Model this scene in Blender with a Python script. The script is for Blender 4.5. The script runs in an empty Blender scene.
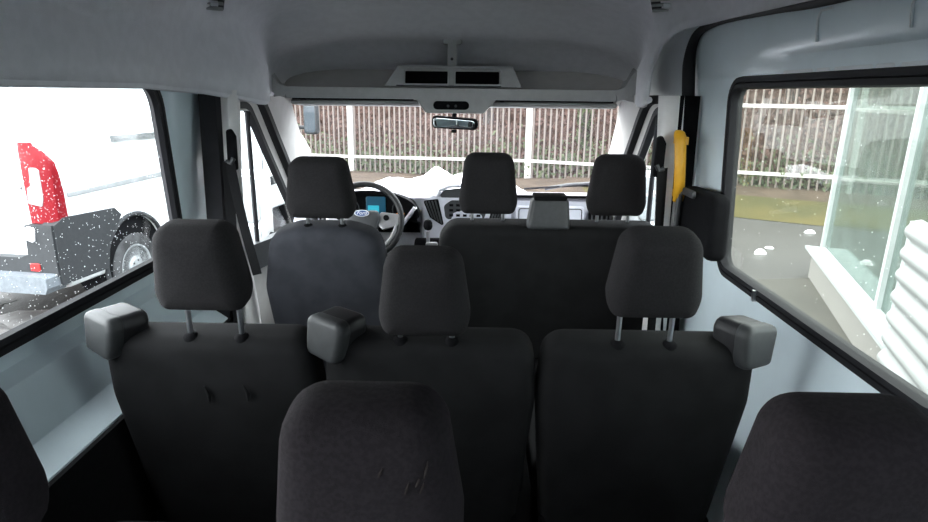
import bpy, math, random
from mathutils import Vector, Matrix
from mathutils.geometry import tessellate_polygon
random.seed(7)
PI = math.pi
SC = bpy.context.scene
COL = SC.collection

# ------------------------------------------------------------------ materials
def mat(name, col, rough=.6, metal=0, noise=.0, nscale=20, bump=0, bscale=200, spec=.5, col2=None, emit=None, estr=1,
        detail=3, ramp=(.4, .6)):
    m = bpy.data.materials.new(name); m.use_nodes = True
    nt = m.node_tree; b = nt.nodes['Principled BSDF']
    b.inputs['Roughness'].default_value = rough
    b.inputs['Metallic'].default_value = metal
    b.inputs['Specular IOR Level'].default_value = spec
    tc = nt.nodes.new('ShaderNodeTexCoord')
    n = nt.nodes.new('ShaderNodeTexNoise'); n.inputs['Scale'].default_value = nscale; n.inputs['Detail'].default_value = detail
    nt.links.new(tc.outputs['Object'], n.inputs['Vector'])
    r = nt.nodes.new('ShaderNodeValToRGB')
    r.color_ramp.elements[0].position = ramp[0]; r.color_ramp.elements[1].position = ramp[1]
    a = col2 if col2 else tuple(c*(1-noise) for c in col)
    r.color_ramp.elements[0].color = (*a, 1); r.color_ramp.elements[1].color = (*col, 1)
    nt.links.new(n.outputs['Fac'], r.inputs['Fac'])
    nt.links.new(r.outputs['Color'], b.inputs['Base Color'])
    if bump:
        n2 = nt.nodes.new('ShaderNodeTexNoise'); n2.inputs['Scale'].default_value = bscale
        nt.links.new(tc.outputs['Object'], n2.inputs['Vector'])
        bp = nt.nodes.new('ShaderNodeBump'); bp.inputs['Strength'].default_value = bump; bp.inputs['Distance'].default_value = .01
        nt.links.new(n2.outputs['Fac'], bp.inputs['Height']); nt.links.new(bp.outputs['Normal'], b.inputs['Normal'])
    if emit:
        b.inputs['Emission Color'].default_value = (*emit, 1); b.inputs['Emission Strength'].default_value = estr
    return m

def glass(name, tint, gloss=.08, haze=0, hazecol=(.8, .85, .85)):
    m = bpy.data.materials.new(name); m.use_nodes = True
    nt = m.node_tree; nt.nodes.clear()
    out = nt.nodes.new('ShaderNodeOutputMaterial')
    t = nt.nodes.new('ShaderNodeBsdfTransparent'); t.inputs[0].default_value = (*tint, 1)
    g = nt.nodes.new('ShaderNodeBsdfGlossy'); g.inputs['Roughness'].default_value = .02
    fr = nt.nodes.new('ShaderNodeLayerWeight'); fr.inputs['Blend'].default_value = .5
    pw = nt.nodes.new('ShaderNodeMath'); pw.operation = 'POWER'; pw.inputs[1].default_value = 5
    nt.links.new(fr.outputs['Facing'], pw.inputs[0])
    ml = nt.nodes.new('ShaderNodeMath'); ml.operation = 'MULTIPLY_ADD'; ml.inputs[1].default_value = gloss*9; ml.inputs[2].default_value = gloss*.45
    nt.links.new(pw.outputs[0], ml.inputs[0])
    mx = nt.nodes.new('ShaderNodeMixShader')
    nt.links.new(ml.outputs[0], mx.inputs[0]); nt.links.new(t.outputs[0], mx.inputs[1]); nt.links.new(g.outputs[0], mx.inputs[2])
    last = mx
    if haze:
        d = nt.nodes.new('ShaderNodeBsdfDiffuse'); d.inputs[0].default_value = (*hazecol, 1)
        d2 = nt.nodes.new('ShaderNodeBsdfTranslucent'); d2.inputs[0].default_value = (*hazecol, 1)
        ma = nt.nodes.new('ShaderNodeMixShader'); ma.inputs[0].default_value = .5
        nt.links.new(d.outputs[0], ma.inputs[1]); nt.links.new(d2.outputs[0], ma.inputs[2])
        nz = nt.nodes.new('ShaderNodeTexNoise'); nz.inputs['Scale'].default_value = 3
        tc = nt.nodes.new('ShaderNodeTexCoord'); nt.links.new(tc.outputs['Object'], nz.inputs['Vector'])
        mm = nt.nodes.new('ShaderNodeMath'); mm.operation = 'MULTIPLY'; mm.inputs[1].default_value = haze*2
        nt.links.new(nz.outputs['Fac'], mm.inputs[0])
        mh = nt.nodes.new('ShaderNodeMixShader')
        nt.links.new(mm.outputs[0], mh.inputs[0])
        nt.links.new(last.outputs[0], mh.inputs[1]); nt.links.new(ma.outputs[0], mh.inputs[2]); last = mh
    nt.links.new(last.outputs[0], out.inputs[0])
    return m

M = {}
M['fabric'] = mat('charcoal_fabric', (0.0159, 0.0147, 0.0159), .92, noise=.3, nscale=260, bump=.25, bscale=900, spec=.25)
M['fabric_near'] = mat('light_toned_charcoal_fabric', (0.0199, 0.0163, 0.0187), .95, noise=.3, nscale=200, bump=.25, bscale=900, spec=.15)  # same seat cloth, third-row light level worked into its colour
M['fabric_back'] = mat('dark_back_fabric', (0.0084, 0.0084, 0.0092), .9, noise=.35, nscale=14, bump=.2, bscale=800, spec=.25)
M['fabric_front'] = mat('grey_cab_fabric', (0.0280, 0.0296, 0.0367), .85, noise=.25, nscale=14, bump=.15, bscale=800, spec=.3)
M['piping'] = mat('seam_thread', (.05, .05, .052), .8, noise=.2)
M['plastic_dark'] = mat('dark_grey_plastic', (0.0413, 0.0435, 0.0465), .5, noise=.15, nscale=60, bump=.1, bscale=700)
M['plastic_grey'] = mat('belt_guide_plastic', (0.0276, 0.0300, 0.0316), .55, noise=.12, nscale=60, bump=.1, bscale=700)
M['black'] = mat('black_plastic', (.006, .006, .007), .85, noise=.2, nscale=30, spec=.08)
M['rubber'] = mat('black_rubber', (.011, .011, .014), .7, noise=.2, nscale=30, spec=.3)
M['webbing'] = mat('black_webbing', (.010, .010, .011), .9, noise=.2, nscale=200, spec=.2)
M['headliner'] = mat('grey_headliner', (0.7392, 0.7392, 0.7691), .95, noise=.05, nscale=30, bump=.1, bscale=500, spec=.15)
M['trim'] = mat('warm_grey_trim', (0.5161, 0.4998, 0.4825), .75, noise=.05, nscale=20, spec=.3)
M['pillar_trim'] = mat('shade_offset_pillar_trim', (.72, .70, .69), .75, noise=.05, nscale=20, spec=.3)  # copy of the trim grey, lightened to make up for B-pillar shade
M['shelf'] = mat('shelf_plastic', (0.408, 0.414, 0.408), .65, noise=.06, nscale=30, spec=.35)
M['paint'] = mat('white_body_paint', (0.7216, 0.8259, 0.8744), .32, noise=.04, nscale=8, spec=.5)
M['paint_pale'] = mat('pale_cover_plastic', (.80, .85, .87), .4, noise=.04, nscale=8)
M['carpet'] = mat('black_floor_lining', (.008, .008, .009), .95, noise=.3, nscale=80, spec=.2)
M['dash_top'] = mat('dash_top_plastic', (0.3344, 0.3192, 0.3648), .6, noise=.08, nscale=40)
M['dash'] = mat('silver_dash_plastic', (0.693, 0.693, 0.759), .45, noise=.05, nscale=30)
M['dash_lid'] = mat('pale_glovebox_plastic', (0.743, 0.743, 0.810), .5, noise=.05, nscale=30)
M['steel'] = mat('brushed_steel', (.6, .61, .63), .3, metal=1, noise=.1, nscale=50)
M['chrome'] = mat('satin_silver_plastic', (.55, .54, .55), .3, metal=.7, noise=.1, nscale=50)
M['yellow'] = mat('yellow_plastic', (0.6560, 0.3280, 0.0098), .45, noise=.08, nscale=20)
M['mirror'] = mat('mirror_glass', (.8, .86, .88), .02, metal=1, noise=.02)
M['screen'] = mat('cyan_display', (.02, .2, .25), .3, noise=.1, emit=(.05, .55, .75), estr=.16)
M['screen_dim'] = mat('blue_display_surround', (.01, .04, .07), .3, noise=.1, emit=(.01, .10, .17), estr=.12)
M['amber'] = mat('amber_lamp', (.6, .2, .02), .3, noise=.1, emit=(1, .38, .05), estr=.3)
M['badge'] = mat('blue_badge', (.03, .07, .22), .3, noise=.1)
M['white_letter'] = mat('silver_lettering', (.75, .77, .8), .3, noise=.05)
M['hood'] = mat('van_hood_paint', (.7, .72, .74), .3, noise=.03)
M['vanwhite'] = mat('white_van_paint', (.80, .815, .82), .35, noise=.02, nscale=4)
M['vangrey'] = mat('grey_bumper_plastic', (0.0195, 0.0213, 0.0237), .7, noise=.2, nscale=30)
M['vanstep'] = mat('pale_step_plastic', (0.1365, 0.1519, 0.1680), .7, noise=.2, nscale=30)
M['track'] = mat('snow_flecked_track', (0.1820, 0.1883, 0.1855), .8, col2=(0.0763, 0.0826, 0.0791), nscale=60, detail=4)
M['mould'] = mat('grey_side_moulding', (0.2592, 0.2676, 0.2676), .7, noise=.1)
M['tail'] = mat('red_lamp_lens', (.42, .42, .43), .4, col2=(.17, .0025, .007), nscale=55, detail=3, ramp=(.64, .68), spec=.2)
M['reflector'] = mat('red_reflector', (.55, .02, .02), .3, noise=.1)
M['lens'] = mat('clear_lamp_lens', (0.3600, 0.3700, 0.3750), .25, noise=.1, nscale=12)
M['tyre'] = mat('tyre_rubber', (0.0630, 0.0630, 0.0653), .9, col2=(0.0263, 0.0263, 0.0270), nscale=7, detail=5)
M['rim'] = mat('silver_wheel', (0.3520, 0.3648, 0.3712), .45, metal=.3, noise=.15, nscale=20)
M['snow'] = mat('snow', (.93, .94, .96), .8, noise=.04, nscale=9, bump=.3, bscale=40, spec=.2)
M['slush'] = mat('wet_slush', (0.1747, 0.1680, 0.1646), .4, col2=(0.0907, 0.0857, 0.0840), nscale=6, detail=5)
M['asphalt'] = mat('wet_asphalt', (0.0180, 0.0161, 0.0137), .5, col2=(0.0095, 0.0080, 0.0068), nscale=.9, detail=8, bump=.4, bscale=40, ramp=(.35, .65))
M['paving'] = mat('pale_worn_paving', (0.0400, 0.0366, 0.0297), .8, col2=(0.0256, 0.0233, 0.0184), nscale=2.2, detail=8, bump=.3, bscale=30, ramp=(.35, .65))
M['grass'] = mat('yellow_grass', (0.0573, 0.0485, 0.0176), .95, col2=(0.0404, 0.0382, 0.0154), nscale=1.2, detail=6, spec=.1)
M['earth'] = mat('brown_earth', (0.0588, 0.0438, 0.0324), .95, col2=(0.0408, 0.0306, 0.0222), nscale=2, detail=7, spec=.1)
M['bank'] = mat('leaf_covered_bank', (0.0442, 0.0289, 0.0242), .95, col2=(0.0180, 0.0109, 0.0083), nscale=5, detail=10, spec=.1, ramp=(.35, .65))
M['leaf1'] = mat('dead_leaves', (0.0724, 0.0452, 0.0386), .85, col2=(0.0345, 0.0195, 0.0144), nscale=3, spec=.15)
M['leaf2'] = mat('ivy_leaves', (0.0561, 0.0663, 0.0306), .7, col2=(0.0214, 0.0316, 0.0133), nscale=4, spec=.3)
M['bark'] = mat('grey_bark', (0.043, 0.034, 0.030), .95, col2=(0.020, 0.015, 0.013), nscale=6, detail=8)
M['twig'] = mat('brown_twigs', (0.080, 0.055, 0.045), .95, noise=.4, nscale=5)
M['fence'] = mat('cream_fence_paint', (0.1234, 0.1019, 0.0911), .7, noise=.12, nscale=3)
M['fence_white'] = mat('white_fence_paint', (0.3714, 0.3590, 0.3467), .6, noise=.05, nscale=6)
M['kiosk'] = mat('white_wall_paint', (0.1652, 0.1597, 0.1546), .7, noise=.05, nscale=5)
M['kiosk_sill'] = mat('white_sill_metal', (0.2958, 0.3214, 0.3328), .45, noise=.04, nscale=5)
M['kiosk_frame'] = mat('pale_frame_metal', (0.3481, 0.3749, 0.3838), .5, noise=.05, nscale=12)
M['shutter'] = mat('white_shutter_slats', (0.2490, 0.2613, 0.2705), .45, noise=.04, nscale=5)
M['kfloor'] = mat('pale_kiosk_floor', (0.2250, 0.2500, 0.2300), .6, noise=.1, nscale=2)
M['glass_rear'] = glass('tinted_rear_glass', (.50, .51, .51), .08)  # tint added to cut the light from the unseen rear windows
M['glass_side'] = glass('side_window_glass', (.95, .96, .96), .05)
M['glass_right'] = glass('hazy_window_glass', (.92, .93, .89), .06, haze=.05, hazecol=(.40, .42, .38))
M['glass_front'] = glass('windscreen_glass', (.96, .96, .95), .03)
M['guide_black'] = mat('black_guide_plastic', (.014, .014, .016), .5, noise=.2, nscale=60, spec=.35)
M['scuff'] = mat('worn_fabric_mark', (.030, .025, .024), .95, noise=.3, nscale=300, spec=.1)
M['rim_leather'] = mat('black_leather', (.016, .016, .017), .5, noise=.2, nscale=120, spec=.35)
M['glass_kiosk'] = glass('kiosk_glass', (.66, .74, .71), .08, haze=.20, hazecol=(.22, .265, .25))
M['car_glass'] = mat('dark_car_glass', (.03, .04, .05), .03, spec=1.0, noise=.05)
M['car_glass_pale'] = mat('sky_reflecting_glass', (.62, .66, .68), .06, metal=.85, noise=.03)
M['drop'] = mat('frozen_droplets', (.9, .92, .94), .3, noise=.03)

# ------------------------------------------------------------------ mesh builder
class MB:
    def __init__(s): s.v = []; s.f = []
    def add(s, vs, fs):
        o = len(s.v); s.v += [tuple(p) for p in vs]; s.f += [tuple(i+o for i in q) for q in fs]; return s
    def build(s, name, m, parent=None, smooth=40, loc=None):
        me = bpy.data.meshes.new(name); me.from_pydata(s.v, [], s.f); me.update()
        import bmesh
        bm = bmesh.new(); bm.from_mesh(me); bmesh.ops.recalc_face_normals(bm, faces=bm.faces); bm.to_mesh(me); bm.free()
        if smooth:
            me.polygons.foreach_set('use_smooth', [True]*len(me.polygons))
            me.set_sharp_from_angle(angle=math.radians(smooth))
        me.materials.append(M[m] if isinstance(m, str) else m)
        o = bpy.data.objects.new(name, me); COL.objects.link(o)
        if parent: o.parent = parent
        if loc: o.location = loc
        return o
    def box(s, c, d, T=None):
        x, y, z = c; a, b, h = d[0]/2, d[1]/2, d[2]/2
        vs = [Vector((x+i*a, y+j*b, z+k*h)) for i in (-1, 1) for j in (-1, 1) for k in (-1, 1)]
        if T: vs = [T @ v for v in vs]
        return s.add(vs, [(0, 1, 3, 2), (4, 6, 7, 5), (0, 4, 5, 1), (2, 3, 7, 6), (0, 2, 6, 4), (1, 5, 7, 3)])
    def rings(s, rs, cap=True, closed=False):
        n = len(rs[0]); vs = [p for r in rs for p in r]; fs = []
        L = len(rs)
        for i in range(L if closed else L-1):
            for j in range(n):
                a = i*n+j; b = i*n+(j+1) % n; k = ((i+1) % L)*n
                fs.append((a, b, k+(j+1) % n, k+j))
        if cap and not closed:
            fs.append(tuple(range(n-1, -1, -1))); fs.append(tuple((L-1)*n+j for j in range(n)))
        return s.add(vs, fs)
    def tube(s, pts, r, n=10, closed=False, cap=True, prof=None, up=None):
        P = [Vector(p) for p in pts]; L = len(P); rs = []
        N = None
        for i in range(L):
            if closed: t = P[(i+1) % L]-P[i-1]
            else: t = P[min(i+1, L-1)]-P[max(i-1, 0)]
            t.normalize()
            if up is not None: N = Vector(up)-t*Vector(up).dot(t)
            elif N is None:
                a = Vector((0, 0, 1)) if abs(t.z) < .9 else Vector((1, 0, 0)); N = a-t*a.dot(t)
            else: N = N-t*N.dot(t)
            N.normalize(); B = t.cross(N)
            rr = r[i] if isinstance(r, (list, tuple)) else r
            if prof: rs.append([P[i]+N*(q[0])+B*(q[1]) for q in prof])
            else: rs.append([P[i]+N*rr*math.cos(2*PI*k/n)+B*rr*math.sin(2*PI*k/n) for k in range(n)])
        return s.rings(rs, cap, closed)
    def lathe(s, prof, T=None, n=32):
        rs = [[Vector((r*math.cos(2*PI*k/n), r*math.sin(2*PI*k/n), h)) for k in range(n)] for r, h in prof]
        if T: rs = [[T @ p for p in r] for r in rs]
        return s.rings(rs)
    def pad(s, poly, radii, depth, er, bulge=0, T=None, K=4, n=5, front_bulge=None):
        """cushion: outline in local x,z; back at y=0, front at y=depth; rounded edges er"""
        fb = bulge if front_bulge is None else front_bulge
        rs = []
        def ring(ins, y): return [Vector((p[0], y, p[1])) for p in rpoly(poly, radii, ins, n)]
        base = ring(er, 0); cx = sum(p.x for p in base)/len(base); cz = sum(p.z for p in base)/len(base)
        def scaled(f, y): return [Vector((cx+(p.x-cx)*f, y, cz+(p.z-cz)*f)) for p in base]
        for f in (.03, .2, .4, .55, .7, .82, .92): rs.append(scaled(f, 0))
        for k in range(K+1):
            a = k/K*PI/2; rs.append(ring(er*(1-math.sin(a)), er*(1-math.cos(a))))
        for k in range(K, -1, -1):
            a = k/K*PI/2; rs.append(ring(er*(1-math.sin(a)), depth-er*(1-math.cos(a))))
        for f in (.92, .82, .7, .55, .4, .2, .03): rs.append(scaled(f, depth))
        full = ring(0, 0)
        x0, x1 = min(p.x for p in full), max(p.x for p in full); z0, z1 = min(p.z for p in full), max(p.z for p in full)
        for r in rs:
            for p in r:
                g = max(0, 1-((p.x-(x0+x1)/2)/((x1-x0)*.52))**2)*max(0, 1-((p.z-(z0+z1)/2)/((z1-z0)*.52))**2)
                k = p.y/depth; p.y += g*(fb*k-bulge*(1-k))
        if T: rs = [[T @ p for p in r] for r in rs]
        return s.rings(rs)
    def extrude(s, outer, holes, fmap, t0, t1):
        """polygon with holes in 2-D, mapped to 3-D by fmap(u,v,t)"""
        loops = [outer]+list(holes)
        tri = tessellate_polygon([[Vector((p[0], p[1], 0)) for p in l] for l in loops])
        flat = [p for l in loops for p in l]; n = len(flat)
        vs = [fmap(p[0], p[1], t0) for p in flat]+[fmap(p[0], p[1], t1) for p in flat]
        fs = [tuple(t) for t in tri]+[tuple(i+n for i in reversed(t)) for t in tri]
        o = 0
        for l in loops:
            for i in range(len(l)):
                a = o+i; b = o+(i+1) % len(l); fs.append((a, b, b+n, a+n))
            o += len(l)
        return s.add(vs, fs)
    def grid(s, U, V, f, skip=None):
        vs = [f(u, v) for u in U for v in V]; nv = len(V); fs = []
        for i in range(len(U)-1):
            for j in range(nv-1):
                if skip and skip((U[i]+U[i+1])/2, (V[j]+V[j+1])/2): continue
                fs.append((i*nv+j, (i+1)*nv+j, (i+1)*nv+j+1, i*nv+j+1))
        return s.add(vs, fs)

def rpoly(pts, radii, inset=0, n=5):
    """convex polygon (counter-clockwise) inset by d, corners rounded"""
    L = len(pts); out = []
    if not isinstance(radii, (list, tuple)): radii = [radii]*L
    P = [Vector(p) for p in pts]
    lines = []
    for i in range(L):
        a, b = P[i], P[(i+1) % L]; d = (b-a).normalized(); nrm = Vector((-d.y, d.x))
        lines.append((a+nrm*inset, d))
    C = []
    for i in range(L):
        (p, d), (q, e) = lines[i-1], lines[i]
        den = d.x*e.y-d.y*e.x
        if abs(den) < 1e-6: C.append(q); continue
        t = ((q-p).x*e.y-(q-p).y*e.x)/den; C.append(p+d*t)
    for i in range(L):
        c = C[i]; d0 = (C[i-1]-c); d1 = (C[(i+1) % L]-c); l0, l1 = d0.length, d1.length
        d0.normalize(); d1.normalize()
        ang = max(.05, math.acos(max(-1, min(1, d0.dot(d1)))))
        r = max(radii[i]-inset, .002); k = r/math.tan(ang/2)
        k = min(k, l0*.48, l1*.48); r = k*math.tan(ang/2)
        bis = (d0+d1)
        if bis.length < 1e-6:
            out += [c]*(n+1); continue
        cen = c+bis.normalized()*(r/math.sin(ang/2))
        s0 = c+d0*k-cen; s1 = c+d1*k-cen
        a0 = math.atan2(s0.y, s0.x); a1 = math.atan2(s1.y, s1.x)
        while a1 < a0-1e-9: a1 += 2*PI
        if a1-a0 > PI: a1 -= 2*PI
        for j in range(n+1):
            a = a0+(a1-a0)*j/n; out.append(cen+Vector((math.cos(a), math.sin(a)))*r)
    return out

def tag(o, label=None, cat=None, group=None, kind=None):
    if label: o['label'] = label
    if cat: o['category'] = cat
    if group: o['group'] = group
    if kind: o['kind'] = kind
    return o
def empty(name, loc, label, cat, group=None, rz=0):
    o = bpy.data.objects.new(name, None); COL.objects.link(o); o.location = loc; o.rotation_euler = (0, 0, rz)
    o.empty_display_size = .1
    return tag(o, label, cat, group)
def copy_tree(o, parent=None):
    c = o.copy(); COL.objects.link(c)
    if parent: c.parent = parent
    for ch in list(o.children): copy_tree(ch, c)
    return c
def lerp_tab(tab, x):
    if x <= tab[0][0]: return tab[0][1]
    for (a, va), (b, vb) in zip(tab, tab[1:]):
        if x <= b:
            t = (x-a)/(b-a) if b > a else 0
            return va+(vb-va)*t
    return tab[-1][1]
def smooth_tab(tab, x):
    if x <= tab[0][0]: return tab[0][1]
    for (a, va), (b, vb) in zip(tab, tab[1:]):
        if x <= b:
            t = (x-a)/(b-a); t = t*t*(3-2*t); return va+(vb-va)*t
    return tab[-1][1]
def frange(a, b, st):
    n = max(1, round((b-a)/st)); return [a+(b-a)*i/n for i in range(n+1)]
def structure(o): o['kind'] = 'structure'; return o
def solid(o, t, off=1):
    m = o.modifiers.new('thickness', 'SOLIDIFY'); m.thickness = t; m.offset = off; return o

# ------------------------------------------------------------------ camera
cam = bpy.data.cameras.new('camera'); co = bpy.data.objects.new('camera', cam); COL.objects.link(co)
cam.sensor_width = 36; cam.lens = 627/928*36; cam.clip_start = .02; cam.clip_end = 300
yw, pt, rl = math.radians(.8), math.radians(15), math.radians(.7)
F = Vector((-math.sin(yw)*math.cos(pt), math.cos(yw)*math.cos(pt), -math.sin(pt)))
R0 = Vector((math.cos(yw), math.sin(yw), 0)); U0 = R0.cross(F)
R = R0*math.cos(rl)+U0*math.sin(rl); U = U0*math.cos(rl)-R0*math.sin(rl)
co.matrix_world = Matrix(((R.x, U.x, -F.x, .093), (R.y, U.y, -F.y, 0), (R.z, U.z, -F.z, 1.40), (0, 0, 0, 1)))
SC.camera = co

# ------------------------------------------------------------------ light
w = bpy.data.worlds.new('overcast_sky'); SC.world = w; w.use_nodes = True
nt = w.node_tree; bg = nt.nodes['Background']
tc = nt.nodes.new('ShaderNodeTexCoord'); dt_ = nt.nodes.new('ShaderNodeVectorMath'); dt_.operation = 'DOT_PRODUCT'
dt_.inputs[1].default_value = Vector((-.88, -.10, .35)).normalized()
nt.links.new(tc.outputs['Generated'], dt_.inputs[0])
mp = nt.nodes.new('ShaderNodeMapRange'); mp.inputs['From Min'].default_value = -1; mp.inputs['From Max'].default_value = 1
nt.links.new(dt_.outputs['Value'], mp.inputs['Value'])
rmp = nt.nodes.new('ShaderNodeValToRGB')
rmp.color_ramp.elements[0].position = .1; rmp.color_ramp.elements[0].color = (.66, .74, .80, 1)
rmp.color_ramp.elements[1].position = .95; rmp.color_ramp.elements[1].color = (1.40, 1.46, 1.50, 1)
nt.links.new(mp.outputs[0], rmp.inputs[0]); nt.links.new(rmp.outputs[0], bg.inputs[0])
bg.inputs[1].default_value = 2.5
vs = SC.view_settings; vs.view_transform = 'Standard'; vs.look = 'None'; vs.gamma = 1; vs.use_curve_mapping = False
vs.exposure = 1.95
SC.cycles.max_bounces = 10; SC.cycles.diffuse_bounces = 6; SC.cycles.transparent_max_bounces = 24
SC.cycles.glossy_bounces = 4; SC.cycles.caustics_reflective = False; SC.cycles.caustics_refractive = False

# ================================================================== VAN INTERIOR
# --- floor
structure(MB().box((0, 1.15, -.02), (1.86, 5.3, .04)).build('floor', 'carpet', smooth=0))

# --- ceiling (headliner)
ZC = [(-1.45, 1.80), (1.4, 1.80), (2.0, 1.785), (2.4, 1.735), (2.75, 1.625), (3.0, 1.52), (3.12, 1.42)]
ZL = [(-1.45, 1.414), (1.70, 1.414), (2.0, 1.40), (2.26, 1.365), (2.50, 1.36), (2.62, 1.385), (3.12, 1.395)]
ZR = [(-1.45, 1.592), (1.35, 1.592), (1.89, 1.606), (2.05, 1.598), (2.12, 1.58), (2.17, 1.54), (2.20, 1.47), (2.21, 1.385), (2.26, 1.372), (2.55, 1.362), (2.66, 1.385), (3.12, 1.395)]
def bulge(y): return max(0, 1-abs(y-2.28)/.42)
def ceil_pt(y, t):
    """t from -1 (left edge) over 0 (centre) to 1 (right edge)"""
    zc = smooth_tab(ZC, y)
    a = (1-abs(t))*PI/2
    if t < 0: xe, ze = -.775, lerp_tab(ZL, y)
    else: xe, ze = .79, lerp_tab(ZR, y)
    ex = .55
    fx = math.cos(a)**ex if a < PI/2 else 0; fz = math.sin(a)**ex
    x = xe*fx; z = ze+(zc-ze)*fz
    lowness = max(0, 1-(z-ze)/.30) if zc > ze else 0
    b = bulge(y)
    b = b*b*(3-2*b)
    x -= math.copysign(.115*b*min(1, lowness*1.6), x) if abs(t) > .02 else 0
    return Vector((x, y, z))
ys = frange(-1.45, 1.4, .15)+frange(1.45, 2.15, .05)+[2.18, 2.2, 2.205, 2.21, 2.23]+frange(2.25, 3.12, .04)
ts = [-1, -.985, -.96, -.92, -.87, -.8, -.7, -.6, -.5, -.35, -.2, -.08, .08, .2, .35, .5, .6, .7, .8, .87, .92, .96, .985, 1]
ce = structure(MB().grid(ys, ts, ceil_pt).build('ceiling', 'headliner', smooth=55))
solid(ce, .012, -1)
# rolled lower edge of the headliner on the left
structure(MB().tube([ceil_pt(y, -1)+Vector((-.004, 0, 0)) for y in frange(-1.4, 3.0, .05)], .013, 8).build('trim_1', 'headliner'))
structure(MB().tube([ceil_pt(y, 1)+Vector((.002, 0, 0)) for y in frange(2.21, 3.0, .05)], .011, 8).build('trim_2', 'headliner'))
# roof panel over the headliner
rb = MB()
rb.grid([-.99, -.9, .9, .99], [-1.5, 2.0, 2.5, 3.0, 3.06], lambda x, y: Vector((x, y, lerp_tab([(-1.5, 1.90), (2.0, 1.90), (2.5, 1.84), (3.0, 1.64), (3.06, 1.41)], y)-(.12 if abs(x) > .95 else 0))))
structure(solid(rb.build('trim_roof', 'hood', smooth=0), .02))
structure(MB().box((-.90, .8, 1.62), (.05, 4.55, .44)).build('trim_3', 'hood', smooth=0))
structure(MB().box((.915, .8, 1.735), (.05, 4.55, .20)).build('trim_4', 'hood', smooth=0))
structure(MB().box((.91, 2.63, 1.56), (.05, .84, .33)).build('trim_5', 'hood', smooth=0))

# --- left wall with the passenger windows
WL = [(0, -.80), (.595, -.755), (.605, -.762), (.625, -.768), (.672, -.826), (.69, -.829), (.795, -.848), (.803, -.852), (.826, -.886), (.85, -.886), (.87, -.880), (1.40, -.815), (1.44, -.81)]
def wl(y, z):
    k = lerp_tab([(1.1, 0), (1.895, 1), (2.2, 0)], y)      # the front edge of the window leans back at the top
    return Vector((lerp_tab(WL, z), y+k*(1.215-max(z, .86))*.36, z))
zz = [.60, .605, .615, .625, .64, .655, .672, .69, .72, .75, .79, .803, .815, .826, .84, .85, .87, 1.0, 1.2, 1.40, 1.44]
LW = (.62, 1.895, .885, 1.43)     # window opening y0 y1 z0 z1
LW2 = (-1.0, .48, .885, 1.43)
def sk(Ws):
    return lambda y, z: any(a < y < b and c < z < d for a, b, c, d in Ws)
yl = sorted(set([-1.45, LW2[0], LW2[1], LW[0], LW[1], 2.0, 2.09, 2.3]+frange(-1.0, 1.89, .2)))
zz1 = sorted(set(zz+[.885, 1.43]))
structure(solid(MB().grid(yl, zz1, wl, sk([LW, LW2])).build('wall_left', 'paint', smooth=30), .016, 1))
structure(solid(MB().box((-.80, .4, .305), (.09, 3.75, .63)).build('trim_6', 'carpet', smooth=0), .001, 1))

# --- right wall: fixed part behind the sliding door, lower part
RX = [(0, .86), (.86, .868), (1.43, .842), (1.455, .84), (1.462, .839), (1.495, .836), (1.510, .826), (1.53, .822), (1.60, .812), (1.70, .80)]
def wr(y, z):
    x = lerp_tab(RX, z)
    if 1.458 < z < 1.58 and y > 1.60:                        # the swage fades out towards the front
        k = min(1, (y-1.60)/.12); x = x*(1-k)+k*lerp_tab([(1.43, .842), (1.60, .812)], z)
    return Vector((x, y, z))
RW = (.915, 1.895, .885, 1.437)
RW2 = (-1.0, .70, .885, 1.437)
yr = sorted(set([-1.45, -1.0, .70, .80, RW[0], RW[1], 2.03, 2.10, 2.17, 2.2]+frange(.9, 1.9, .07)))
zr = sorted(set([0, .3, .6, .86, .885, 1.0, 1.2, 1.425, 1.437, 1.43, 1.443, 1.455, 1.462, 1.478, 1.495, 1.503, 1.512, 1.53, 1.56, 1.60, 1.64]))
dr_ = MB().grid([y for y in yr if y >= .80], zr, wr, sk([RW])).build('door_1', 'paint', smooth=25)
solid(dr_, .016, 1); structure(dr_)
structure(solid(MB().grid([y for y in yr if y <= .80], zr, wr, sk([RW2])).build('wall_right', 'paint', smooth=25), .03, 1))

# --- windows: pane + black seal
def rrect(y0, y1, z0, z1, r, n=6): return rpoly([(y0, z0), (y1, z0), (y1, z1), (y0, z1)], r, 0, n)
def side_window(name, W, xf, pane_m, r=.07, dx=.0, seal=.021, seal_d=.012):
    lp = rrect(*W, r)
    fm = lambda u, v, t: xf(u, v)+Vector((t, 0, 0))
    sgn = 1 if xf(0, 1).x > 0 else -1
    p = MB().extrude(lp, [], fm, sgn*.006, sgn*.010).build(name, pane_m, smooth=0)
    structure(p)
    e = -.021
    prof = [(e, -seal*.35), (-seal_d*.2, -seal*1.1), (seal_d, -seal*.9), (seal_d, -seal*.1), (seal_d*.3, 0), (seal_d, seal*.15), (seal_d, seal*.9), (-seal_d*.2, seal*1.1), (e, seal*1.1)]
    s = MB().tube([fm(q[0], q[1], 0) for q in lp], 0, closed=True, prof=prof, up=(-sgn, 0, 0)).build('window_seal', 'rubber', p, smooth=35)
    return p
win1 = side_window('window_1', LW, wl, 'glass_side', r=.085, seal=.019)
side_window('window_2', LW2, wl, 'glass_side')
win3 = side_window('window_3', RW, wr, 'glass_right', r=.055, seal=.016)
side_window('window_4', RW2, wr, 'glass_rear')
# small tear in the lower seal of the sliding door window: pale clip
MB().box((.858, 1.62, .882), (.02, .012, .03)).build('seal_clip', 'steel', win3)

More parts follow.
